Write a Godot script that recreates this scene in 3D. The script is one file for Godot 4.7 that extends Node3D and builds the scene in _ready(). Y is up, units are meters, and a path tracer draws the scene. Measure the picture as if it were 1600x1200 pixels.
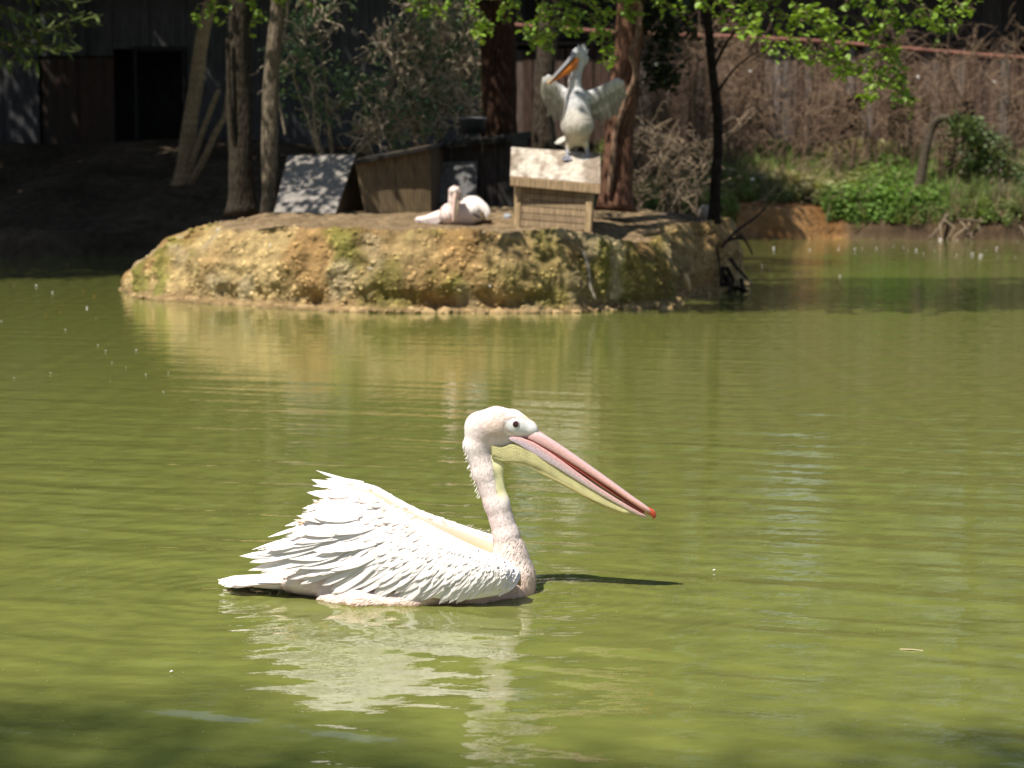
extends Node3D

# ---------------------------------------------------------------- measures
const F := 2822.8            # photograph pixels per unit of tangent (vertical fov 24 degrees, 1200 px)
const CAM := Vector3(0, 1.2, 0)
var pitch := atan(300.0 / F)
var rg := RandomNumberGenerator.new()
var used := {}
var M := {}
var fn := FastNoiseLite.new()

class Buf:
	var v := PackedVector3Array()
	var c := PackedColorArray()
	var i := PackedInt32Array()
	var n := PackedVector3Array()
	func add(p: Vector3, col := Color.WHITE) -> int:
		v.append(p)
		c.append(col)
		return v.size() - 1
	# a, b, c run counter-clockwise seen from outside; stored clockwise, as Godot wants
	func tri(a: int, b: int, d: int):
		i.append(a); i.append(d); i.append(b)
	func quad(a: int, b: int, d: int, e: int):
		i.append(a); i.append(d); i.append(b)
		i.append(a); i.append(e); i.append(d)
	func normals():
		n = PackedVector3Array()
		n.resize(v.size())
		for k in range(0, i.size(), 3):
			var a := i[k]
			var b := i[k + 1]
			var d := i[k + 2]
			var m := (v[d] - v[a]).cross(v[b] - v[a])
			n[a] += m; n[b] += m; n[d] += m
		for k in n.size():
			n[k] = n[k].normalized() if n[k].length_squared() > 1e-20 else Vector3.UP
	func mesh(smooth := true) -> ArrayMesh:
		var arr := []
		arr.resize(Mesh.ARRAY_MAX)
		if smooth:
			if n.size() != v.size():
				normals()
			arr[Mesh.ARRAY_VERTEX] = v
			arr[Mesh.ARRAY_NORMAL] = n
			arr[Mesh.ARRAY_COLOR] = c
			arr[Mesh.ARRAY_INDEX] = i
		else:
			var v2 := PackedVector3Array()
			var n2 := PackedVector3Array()
			var c2 := PackedColorArray()
			for k in range(0, i.size(), 3):
				var a := v[i[k]]
				var b := v[i[k + 1]]
				var d := v[i[k + 2]]
				var m := (d - a).cross(b - a).normalized()
				v2.append(a); v2.append(b); v2.append(d)
				n2.append(m); n2.append(m); n2.append(m)
				c2.append(c[i[k]]); c2.append(c[i[k + 1]]); c2.append(c[i[k + 2]])
			arr[Mesh.ARRAY_VERTEX] = v2
			arr[Mesh.ARRAY_NORMAL] = n2
			arr[Mesh.ARRAY_COLOR] = c2
		var m2 := ArrayMesh.new()
		m2.add_surface_from_arrays(Mesh.PRIMITIVE_TRIANGLES, arr)
		return m2

# a photograph pixel at a distance d in front of the camera
func P(px: float, py: float, d: float) -> Vector3:
	var cx := (px - 800.0) / F
	var cy := (600.0 - py) / F
	var y := cy * cos(pitch) - sin(pitch)
	var z := -cy * sin(pitch) - cos(pitch)
	var s := d / -z
	return CAM + Vector3(cx, y, z) * s

# a photograph pixel on the horizontal plane of height h
func G(px: float, py: float, h := 0.0) -> Vector3:
	var cx := (px - 800.0) / F
	var cy := (600.0 - py) / F
	var y := cy * cos(pitch) - sin(pitch)
	var z := -cy * sin(pitch) - cos(pitch)
	var s := (h - CAM.y) / y
	return CAM + Vector3(cx, y, z) * s

func V(x: float, y: float, d: float) -> Vector3:
	return Vector3(x, y, -d)

# ---------------------------------------------------------------- objects
func numbered(called: String) -> String:
	if not used.has(called):
		used[called] = 0
		return called
	used[called] += 1
	return "%s_%03d" % [called, used[called]]

func thing(called: String, label: String, category: String, at: Vector3, group := "") -> Node3D:
	var o := Node3D.new()
	o.name = numbered(called)
	o.position = at
	o.set_meta("label", label)
	o.set_meta("category", category)
	if group:
		o.set_meta("group", group)
	add_child(o)
	return o

# shapes are made in world space; a part of a thing is moved back by the thing's base
func part(called: String, mesh: Mesh, mat: Material, parent: Node3D, kind := "", label := "") -> MeshInstance3D:
	var o := MeshInstance3D.new()
	o.name = called
	o.mesh = mesh
	o.material_override = mat
	if parent.get_parent() == self and not parent is MeshInstance3D:
		o.position = -parent.position
	if kind:
		o.set_meta("kind", kind)
	if label:
		o.set_meta("label", label)
	parent.add_child(o, true)
	return o

func single(called: String, mesh: Mesh, mat: Material, label: String, category: String, group := "", kind := "") -> MeshInstance3D:
	var o := MeshInstance3D.new()
	o.name = numbered(called)
	o.mesh = mesh
	o.material_override = mat
	if label:
		o.set_meta("label", label)
	if category:
		o.set_meta("category", category)
	if group:
		o.set_meta("group", group)
	if kind:
		o.set_meta("kind", kind)
	add_child(o)
	return o

func many(called: String, mesh: Mesh, mat: Material, xf: Array, cols: Array, parent: Node3D, label := "", category := "") -> MultiMeshInstance3D:
	var mm := MultiMesh.new()
	mm.transform_format = MultiMesh.TRANSFORM_3D
	mm.use_colors = true
	mm.mesh = mesh
	mm.instance_count = xf.size()
	for k in xf.size():
		mm.set_instance_transform(k, xf[k])
		mm.set_instance_color(k, cols[k])
	var o := MultiMeshInstance3D.new()
	o.multimesh = mm
	o.material_override = mat
	o.set_meta("kind", "stuff")
	if parent == self:
		o.name = numbered(called)
		o.set_meta("label", label)
		o.set_meta("category", category)
	else:
		o.name = called
		if parent.get_parent() == self and not parent is MeshInstance3D:
			o.position = -parent.position
	parent.add_child(o, true)
	return o

# ---------------------------------------------------------------- materials
func noise_tex(freq: float, octaves: int, lo: float, hi: float, seed_: int, size := 512, kind := FastNoiseLite.TYPE_SIMPLEX_SMOOTH) -> NoiseTexture2D:
	var f := FastNoiseLite.new()
	f.seed = seed_
	f.noise_type = kind
	f.frequency = freq
	f.fractal_octaves = octaves
	var t := NoiseTexture2D.new()
	t.width = size
	t.height = size
	t.seamless = true
	t.noise = f
	var g := Gradient.new()
	g.set_color(0, Color(lo, lo, lo))
	g.set_color(1, Color(hi, hi, hi))
	t.color_ramp = g
	return t

func mat(called: String, rough: float, spec := 0.4, bump: Texture2D = null, cm := 0.5, scale := Vector3.ONE, tint: Texture2D = null) -> StandardMaterial3D:
	var m := StandardMaterial3D.new()
	m.resource_name = called
	m.vertex_color_use_as_albedo = true
	m.roughness = rough
	m.metallic_specular = spec
	if bump:
		m.heightmap_enabled = true
		m.heightmap_texture = bump
		m.heightmap_scale = cm
	if tint:
		m.albedo_texture = tint
	if bump or tint:
		m.uv1_triplanar = true
		m.uv1_world_triplanar = true
		m.uv1_scale = scale
	M[called] = m
	return m

func materials():
	var fine := noise_tex(0.02, 5, 0.0, 1.0, 3)
	var grain := noise_tex(0.012, 5, 0.55, 1.0, 5)
	var blot := noise_tex(0.008, 5, 0.6, 1.0, 9)
	mat("earth", 0.95, 0.2, fine, 2.5, Vector3.ONE * 1.6, blot)
	mat("soil", 0.95, 0.2, fine, 4.0, Vector3.ONE * 0.7, blot)
	mat("clod", 0.95, 0.2)
	mat("bark", 0.92, 0.2, grain, 4.0, Vector3(5, 0.9, 5), noise_tex(0.014, 5, 0.3, 1.0, 77))
	mat("twig", 0.9, 0.2)
	mat("wood", 0.85, 0.3, grain, 0.5, Vector3(6, 0.6, 6), grain)
	mat("weathered", 0.9, 0.25, grain, 0.8, Vector3(3.5, 0.22, 3.5), grain)
	mat("metal", 0.7, 0.4, grain, 0.4, Vector3(2, 0.25, 2), grain)
	mat("roof", 0.85, 0.3, fine, 0.6, Vector3.ONE * 2.2, noise_tex(0.010, 4, 0.62, 1.0, 21))
	mat("skin", 0.45, 0.45, fine, 0.05, Vector3.ONE * 9.0, noise_tex(0.03, 4, 0.78, 1.0, 31))
	mat("pouch", 0.5, 0.4, noise_tex(0.05, 3, 0.0, 1.0, 41), 0.25, Vector3(6, 14, 6))
	mat("plume", 0.8, 0.25, fine, 0.03, Vector3(9, 9, 9))
	mat("feather", 0.75, 0.28)
	for k in ["plume", "feather"]:
		M[k].rim_enabled = true
		M[k].rim = 0.25
		M[k].rim_tint = 0.6
	M.feather.backlight_enabled = true
	M.feather.backlight = Color(0.55, 0.5, 0.45)
	mat("leaf", 0.5, 0.4)
	M.leaf.backlight_enabled = true
	M.leaf.backlight = Color(0.85, 0.85, 0.6)
	mat("ivy", 0.4, 0.45)
	mat("eye", 0.05, 0.6)
	mat("plastic", 0.6, 0.4)
	# murky water: the green is what is suspended in it, the gloss its surface
	var w := mat("water", 0.0, 0.58, noise_tex(0.02, 4, 0.0, 1.0, 51), 0.035, Vector3(1.3, 1.3, 2.6), noise_tex(0.006, 5, 0.86, 1.0, 61))

# ---------------------------------------------------------------- shapes
func jit(a: float) -> float:
	return rg.randf_range(-a, a)

func rv(a: float) -> Vector3:
	return Vector3(jit(a), jit(a), jit(a))

func pick(pts: Array, t: float):                  # Catmull-Rom through a list, t 0..1
	var n := pts.size() - 1
	var x := clampf(t, 0.0, 1.0) * n
	var k := mini(int(x), n - 1)
	var f := x - k
	var a = pts[maxi(k - 1, 0)]
	var b = pts[k]
	var c = pts[k + 1]
	var d = pts[mini(k + 2, n)]
	return (b * 2.0 + (c - a) * f + (a * 2.0 - b * 5.0 + c * 4.0 - d) * f * f + (b * 3.0 - a - c * 3.0 + d) * f * f * f) * 0.5

func smooth_path(pts: Array, n: int) -> Array:
	var out := []
	for k in n + 1:
		out.append(pick(pts, float(k) / n))
	return out

func tube(b: Buf, pts: Array, r0: float, r1: float, sides: int, col: Color, lump := 0.0, cap := true, radii: Array = []):
	var n := pts.size()
	var up := Vector3(0.31, 0.2, 0.93)
	var first := b.v.size()
	for k in n:
		var t: Vector3 = (pts[mini(k + 1, n - 1)] - pts[maxi(k - 1, 0)]).normalized()
		var x := up.cross(t)
		if x.length() < 0.05:
			x = Vector3.RIGHT.cross(t)
		x = x.normalized()
		var y := t.cross(x)
		up = y
		var f := float(k) / maxf(n - 1, 1)
		var r: float = radii[k] if radii.size() else lerpf(r0, r1, f)
		for j in sides:
			var a := TAU * j / sides
			var rr := r
			if lump > 0.0:
				rr *= 1.0 + lump * fn.get_noise_3d(pts[k].x * 300 + cos(a) * 60, pts[k].y * 90, pts[k].z * 300 + sin(a) * 60)
			var w: float = 1.0 + (0.22 * fn.get_noise_3d(pts[k].x * 160, pts[k].y * 160 + a * 20, pts[k].z * 160) if lump > 0.0 else 0.0)
			b.add(pts[k] + (x * cos(a) + y * sin(a)) * rr, Color(col.r * w, col.g * w, col.b * w))
	for k in n - 1:
		for j in sides:
			var q := first + k * sides
			var j2 := (j + 1) % sides
			b.quad(q + j, q + j2, q + sides + j2, q + sides + j)
	if cap:
		for e in [0, n - 1]:
			var m := b.add(pts[e], col)
			for j in sides:
				var q: int = first + e * sides
				if e == 0:
					b.tri(m, q + (j + 1) % sides, q + j)
				else:
					b.tri(m, q + j, q + (j + 1) % sides)

# a board: the outline a b c d (counter-clockwise seen from its face) with a thickness behind, its edges chamfered
func board(b: Buf, p: Array, th: float, col: Color, bev := 0.006):
	var nrm: Vector3 = (p[1] - p[0]).cross(p[3] - p[0]).normalized()
	var mid: Vector3 = (p[0] + p[1] + p[2] + p[3]) / 4.0
	var rings := []
	for lay in [[bev, 0.0], [0.0, bev], [0.0, th - bev], [bev, th]]:
		var ring := []
		for k in 4:
			var e1: Vector3 = (p[(k + 1) % 4] - p[k]).normalized()
			var e2: Vector3 = (p[(k + 3) % 4] - p[k]).normalized()
			ring.append(p[k] + (e1 + e2) * lay[0] - nrm * lay[1])
		rings.append(ring)
	for r in 3:
		for k in 4:
			var k2 := (k + 1) % 4
			var q := []
			for pt in [rings[r + 1][k], rings[r + 1][k2], rings[r][k2], rings[r][k]]:
				q.append(b.add(pt, col))
			b.quad(q[0], q[1], q[2], q[3])
	var f := []
	for k in 4:
		f.append(b.add(rings[0][k], col))
	b.quad(f[0], f[1], f[2], f[3])
	f = []
	for k in 4:
		f.append(b.add(rings[3][3 - k], col))
	b.quad(f[0], f[1], f[2], f[3])

func loft(b: Buf, rings: Array, cols: Array, closed := true):
	var n: int = rings[0].size()
	var first := b.v.size()
	for k in rings.size():
		for j in n:
			b.add(rings[k][j], cols[k] if cols[k] is Color else cols[k][j])
	for k in rings.size() - 1:
		for j in (n if closed else n - 1):
			var q := first + k * n
			var j2 := (j + 1) % n
			b.quad(q + j, q + j2, q + n + j2, q + n + j)

# one continuous skin round a set of tapered bones [a, b, ra, rb, widening across z]
func skin(bones: Array, cell: float, k: float, paint: Callable) -> Buf:
	var lo := Vector3.ONE * 1e9
	var hi := -lo
	for o in bones:
		for e in 2:
			var r: float = o[2 + e]
			var ex := Vector3(r, r, r * o[4])
			lo = lo.min(o[e] - ex)
			hi = hi.max(o[e] + ex)
	lo -= Vector3.ONE * (cell * 2.0 + k * 0.4)
	hi += Vector3.ONE * (cell * 2.0 + k * 0.4)
	var nx := int((hi.x - lo.x) / cell) + 2
	var ny := int((hi.y - lo.y) / cell) + 2
	var nz := int((hi.z - lo.z) / cell) + 2
	var f := PackedFloat32Array()
	f.resize(nx * ny * nz)
	f.fill(10.0)
	for o in bones:
		var a: Vector3 = o[0]
		var ab: Vector3 = o[1] - a
		var ra: float = o[2]
		var dr: float = o[3] - ra
		var zs: float = 1.0 / float(o[4])
		var c0: float = (a.z + o[1].z) * 0.5
		var ca := Vector3(a.x, a.y, c0 + (a.z - c0) * zs)
		var cb := Vector3(o[1].x, o[1].y, c0 + (o[1].z - c0) * zs)
		ab = cb - ca
		var l2 := maxf(ab.length_squared(), 1e-9)
		var big := maxf(ra, o[3]) + k + cell * 2.0
		var mn: Vector3 = a.min(o[1]) - Vector3(big, big, big * o[4]) - lo
		var mx: Vector3 = a.max(o[1]) + Vector3(big, big, big * o[4]) - lo
		for z in range(maxi(0, int(mn.z / cell)), mini(nz, int(mx.z / cell) + 2)):
			var pz: float = c0 + (lo.z + z * cell - c0) * zs
			for y in range(maxi(0, int(mn.y / cell)), mini(ny, int(mx.y / cell) + 2)):
				var py := lo.y + y * cell
				var row := (z * ny + y) * nx
				for x in range(maxi(0, int(mn.x / cell)), mini(nx, int(mx.x / cell) + 2)):
					var p := Vector3(lo.x + x * cell, py, pz) - ca
					var t := clampf(p.dot(ab) / l2, 0.0, 1.0)
					var d := (p - ab * t).length() - ra - dr * t
					var was := f[row + x]
					var h := maxf(k - absf(was - d), 0.0) / k
					f[row + x] = minf(was, d) - h * h * k * 0.25
	var at := PackedInt32Array()
	at.resize(nx * ny * nz)
	at.fill(-1)
	var b := Buf.new()
	var sy := nx
	var sz := nx * ny
	for z in nz - 1:
		for y in ny - 1:
			for x in nx - 1:
				var q := z * sz + y * sy + x
				var v := [f[q], f[q + 1], f[q + sy], f[q + sy + 1], f[q + sz], f[q + sz + 1], f[q + sz + sy], f[q + sz + sy + 1]]
				var neg := 0
				for e in 8:
					if v[e] < 0.0:
						neg += 1
				if neg == 0 or neg == 8:
					continue
				var s := Vector3.ZERO
				var cnt := 0
				for e in [[0, 1], [2, 3], [4, 5], [6, 7], [0, 2], [1, 3], [4, 6], [5, 7], [0, 4], [1, 5], [2, 6], [3, 7]]:
					var va: float = v[e[0]]
					var vb: float = v[e[1]]
					if (va < 0.0) != (vb < 0.0):
						var t := va / (va - vb)
						var pa := Vector3(e[0] & 1, (e[0] >> 1) & 1, e[0] >> 2)
						var pb := Vector3(e[1] & 1, (e[1] >> 1) & 1, e[1] >> 2)
						s += pa.lerp(pb, t)
						cnt += 1
				var w := lo + (Vector3(x, y, z) + s / cnt) * cell
				at[q] = b.add(w, paint.call(w))
	for z in range(1, nz - 1):
		for y in range(1, ny - 1):
			for x in range(1, nx - 1):
				var q := z * sz + y * sy + x
				var here := f[q] < 0.0
				for e in 3:
					var st: int = [1, sy, sz][e]
					var there := f[q + st] < 0.0
					if here == there:
						continue
					var s1: int = [sy, sz, 1][e]
					var s2: int = [sz, 1, sy][e]
					var a := at[q - s1 - s2]
					var c := at[q - s2]
					var d := at[q]
					var g := at[q - s1]
					if a < 0 or c < 0 or d < 0 or g < 0:
						continue
					if here:
						b.quad(a, c, d, g)
					else:
						b.quad(a, g, d, c)
	b.normals()
	return b

# a feather along a list of centre points; side and out are unit vectors
func feather(b: Buf, ctr: Array, side: Array, out: Vector3, w: float, col: Color, tip := 0.55):
	var n := ctr.size()
	var first := b.v.size()
	for k in n:
		var t := float(k) / (n - 1)
		var prof := minf(1.0, 0.45 + t * 1.6)
		if t > tip:
			var u := (t - tip) / (1.0 - tip)
			prof *= sqrt(maxf(0.0, 1.0 - u * u)) * 0.9 + 0.1 * (1.0 - u)
		var s: Vector3 = side[k] * w * 0.5 * prof
		var c: Vector3 = ctr[k]
		var dk := 0.97
		b.add(c - s - out * w * 0.025, Color(col.r * dk, col.g * dk, col.b * dk))
		b.add(c - s * 0.5 + out * w * 0.012, col)
		b.add(c + out * w * 0.035, Color(minf(col.r * 1.03, 0.95), minf(col.g * 1.03, 0.95), minf(col.b * 1.02, 0.95)))
		b.add(c + s * 0.5 + out * w * 0.012, col)
		b.add(c + s - out * w * 0.025, Color(col.r * dk, col.g * dk, col.b * dk))
	for k in n - 1:
		for j in 4:
			var q := first + k * 5 + j
			b.quad(q, q + 5, q + 6, q + 1)

func feather_line(b: Buf, root: Vector3, tip: Vector3, out: Vector3, w: float, col: Color, droop := 0.0, n := 7, point := 0.55):
	var dir := tip - root
	var side := out.cross(dir).normalized()
	var o2 := dir.cross(side).normalized()
	var c := []
	var s := []
	for k in n:
		var t := float(k) / (n - 1)
		c.append(root + dir * t + o2 * droop * (sin(PI * t)))
		s.append(side)
	feather(b, c, s, o2, w, col, point)

# short soft plumes over a skin: flow is where they lie
func plumes(src: Buf, count: int, length: float, width: float, lift: float, flow: Callable, keep: Callable) -> Buf:
	var b := Buf.new()
	b.n = PackedVector3Array()
	var tries := 0
	var made := 0
	while made < count and tries < count * 6:
		tries += 1
		var k := (rg.randi() % (src.i.size() / 3)) * 3
		var u := rg.randf()
		var w := rg.randf()
		if u + w > 1.0:
			u = 1.0 - u
			w = 1.0 - w
		var i0 := src.i[k]
		var i1 := src.i[k + 1]
		var i2 := src.i[k + 2]
		var p := src.v[i0] + (src.v[i1] - src.v[i0]) * u + (src.v[i2] - src.v[i0]) * w
		var sc: float = keep.call(p)
		if rg.randf() > sc:
			continue
		made += 1
		var n := src.n[i0]
		var d: Vector3 = flow.call(p)
		d = (d - n * d.dot(n)).normalized() + rv(0.14)
		d = d.normalized()
		var s := n.cross(d).normalized()
		var l := length * rg.randf_range(0.6, 1.25)
		var ww := width * rg.randf_range(0.7, 1.2)
		var g := rg.randf_range(0.95, 1.04)
		var col := src.c[i0]
		col = Color(minf(col.r * g, 0.93), minf(col.g * g, 0.93), minf(col.b * g, 0.93))
		var li := lift * rg.randf_range(0.4, 1.3)
		var q0 := b.add(p + n * 0.0006, col)
		var q1 := b.add(p + d * l * 0.5 - s * ww * 0.5 + n * (0.0006 + l * li * 0.4), col)
		var q2 := b.add(p + d * l + n * (0.0006 + l * li), col)
		var q3 := b.add(p + d * l * 0.5 + s * ww * 0.5 + n * (0.0006 + l * li * 0.4), col)
		var nn := n
		for e in 4:
			b.n.append((nn + s * ([0.0, -0.07, 0.0, 0.07][e])).normalized())
		b.quad(q0, q1, q2, q3)
	# make the winding agree with the normals
	for k in range(0, b.i.size(), 3):
		var m := (b.v[b.i[k + 2]] - b.v[b.i[k]]).cross(b.v[b.i[k + 1]] - b.v[b.i[k]])
		if m.dot(b.n[b.i[k]]) < 0.0:
			var t := b.i[k + 1]
			b.i[k + 1] = b.i[k + 2]
			b.i[k + 2] = t
	return b

# ---------------------------------------------------------------- water
var waves := []
const RING := [[0.155, -5.31, 0.0011, 0.052, 0.30], [-0.86, -5.30, 0.0009, 0.075, 0.7], [0.02, -5.22, 0.0007, 0.07, 0.45]]

func make_waves():
	# [kx, kz, amplitude, phase]
	for o in [[0.9, 0.010], [0.62, 0.012], [0.47, 0.013], [0.36, 0.015], [0.29, 0.015], [0.23, 0.015], [0.19, 0.014], [0.155, 0.013], [0.13, 0.012], [0.105, 0.011], [0.085, 0.010], [0.07, 0.009], [0.33, 0.012], [0.21, 0.011], [0.115, 0.008], [0.75, 0.010]]:
		var a := deg_to_rad(rg.randfn(-17.0, 10.0))
		var k: float = TAU / o[0]
		waves.append([sin(a) * k, cos(a) * k, 0.62 * o[1] / k, rg.randf() * TAU])

func pond_water():
	make_waves()
	var b := Buf.new()
	b.n = PackedVector3Array()
	var cols := 330
	var d := 1.6
	var rows := 0
	while d < 78.0:
		var hw := 1.5 + 0.42 * d
		var calm := clampf((d - 16.0) / 30.0, 0.0, 1.0)
		for j in cols:
			var x := lerpf(-hw, hw, float(j) / (cols - 1))
			var z := -d
			var h := 0.0
			var gx := 0.0
			var gz := 0.0
			var gust := 0.75 + 0.9 * fn.get_noise_2d(x * 7.0, z * 7.0)
			var gust2 := 0.8 + 1.0 * fn.get_noise_2d(x * 11.0 + 300.0, z * 16.0)
			for k in 16:
				var w: Array = waves[k]
				var ph: float = w[0] * x + w[1] * z + w[3]
				var am: float = w[2] * (gust if k & 1 else gust2) * lerpf(1.95, 0.85, smoothstep(5.5, 14.0, d))
				if k < 3:
					am *= 1.0 - 0.4 * calm
				var c := am * cos(ph)
				if k % 3 != 1:
					var pk := exp(2.6 * (sin(ph) - 1.0))
					h += am * pk
					c *= 3.4 * pk
				else:
					h += am * sin(ph)
				gx += c * w[0]
				gz += c * w[1]
			if d < 9.0:
				for o in RING:
					var rx: float = x - o[0]
					var rz: float = z - o[1]
					var r := sqrt(rx * rx + rz * rz) + 0.001
					var kk: float = TAU / o[3]
					var am: float = o[2] * exp(-r / o[4])
					h += am * sin(kk * r)
					var c := am * kk * cos(kk * r) / r
					gx += c * rx
					gz += c * rz
			b.v.append(Vector3(x, h, z))
			b.c.append(Color(0.165, 0.184, 0.046))
			b.n.append(Vector3(-gx, 1.0, -gz).normalized())
		if rows > 0:
			var q := (rows - 1) * cols
			for j in cols - 1:
				b.quad(q + j, q + j + 1, q + cols + j + 1, q + cols + j)
		rows += 1
		d *= 1.0046
	# the pond beyond the fine grid: one flat sheet a little lower
	var q0 := b.v.size()
	for p in [Vector3(-90, -0.03, 30), Vector3(90, -0.03, 30), Vector3(90, -0.03, -80), Vector3(-90, -0.03, -80)]:
		b.v.append(p)
		b.c.append(Color(0.165, 0.184, 0.046))
		b.n.append(Vector3.UP)
	b.quad(q0, q0 + 1, q0 + 2, q0 + 3)
	single("pond_water", b.mesh(), M.water, "", "", "", "structure")

# ---------------------------------------------------------------- ground
func shore(x: float) -> float:                      # where the far bank meets the water
	var t := smoothstep(-7.0, 4.0, x)
	return lerpf(34.0, 46.5, t) + 0.5 * sin(x * 0.9) + 0.25 * sin(x * 2.3 + 1.0)

func ground_h(x: float, d: float) -> float:
	var e := d - shore(x)
	var right := smoothstep(-7.0, 4.0, x)
	var h := -0.7
	if e > 0.0:
		var steep := minf(e * 1.6, 0.75) + clampf(e - 0.4, 0.0, 5.5) * 0.26
		var slope := minf(e * 0.9, 0.4) + clampf(e - 0.4, 0.0, 9.5) * 0.21
		h = lerpf(slope, steep, right)
		h += 0.16 * fn.get_noise_2d(x * 18.0, d * 18.0) * minf(e, 1.0) + 0.1 * fn.get_noise_2d(x * 60.0, d * 60.0) * minf(e, 1.0)
	elif e > -1.2:
		h = lerpf(-0.02, -0.7, -e / 1.2)
	if d < -0.5:                                    # the bank on which the photographer stands
		h = maxf(h, minf((-0.5 - d) * 0.6, 0.25))
	return h

func ground():
	var b := Buf.new()
	var xs := []
	var ds := []
	var x := -120.0
	while x <= 120.0:
		xs.append(x)
		x += 0.35 if absf(x) < 20.0 else 4.0
	var d := -60.0
	while d <= 170.0:
		ds.append(d)
		d += 0.2 if d > 33.0 and d < 56.0 else 3.0 if d < 30.0 or d > 58.0 else 0.5
	for dd in ds:
		for xx in xs:
			var h := ground_h(xx, dd)
			var right := smoothstep(-5.0, 4.0, xx)
			var n := fn.get_noise_2d(xx * 40.0, dd * 40.0)
			var col := Color(0.11, 0.083, 0.055).lerp(Color(0.11, 0.075, 0.045), right)
			if xx > 5.2 and xx < 8.8 and dd - shore(xx) < 1.8 + n:
				col = Color(0.27, 0.125, 0.045).lerp(Color(0.34, 0.19, 0.08), clampf(0.5 + n, 0, 1))
			col = col * (0.9 + 0.5 * n)
			col.a = 1.0
			b.add(Vector3(xx, h, -dd), col)
	for r in ds.size() - 1:
		for j in xs.size() - 1:
			var q: int = r * xs.size() + j
			b.quad(q, q + 1, q + 1 + xs.size(), q + xs.size())
	single("ground", b.mesh(), M.soil, "", "", "", "structure")

# ---------------------------------------------------------------- island
func island_h(x: float, d: float) -> float:
	var h := 0.82 + 0.15 * clampf((d - 19.0) / 3.0, 0.0, 1.0)
	h -= 0.17 * smoothstep(0.3, 1.5, x) * (1.0 - smoothstep(19.5, 22.0, d))
	h -= 0.28 * smoothstep(-2.4, -4.6, x)
	h -= 0.12 * smoothstep(1.5, 2.6, x)
	return h + 0.05 * fn.get_noise_2d(x * 55.0, d * 55.0)

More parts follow.
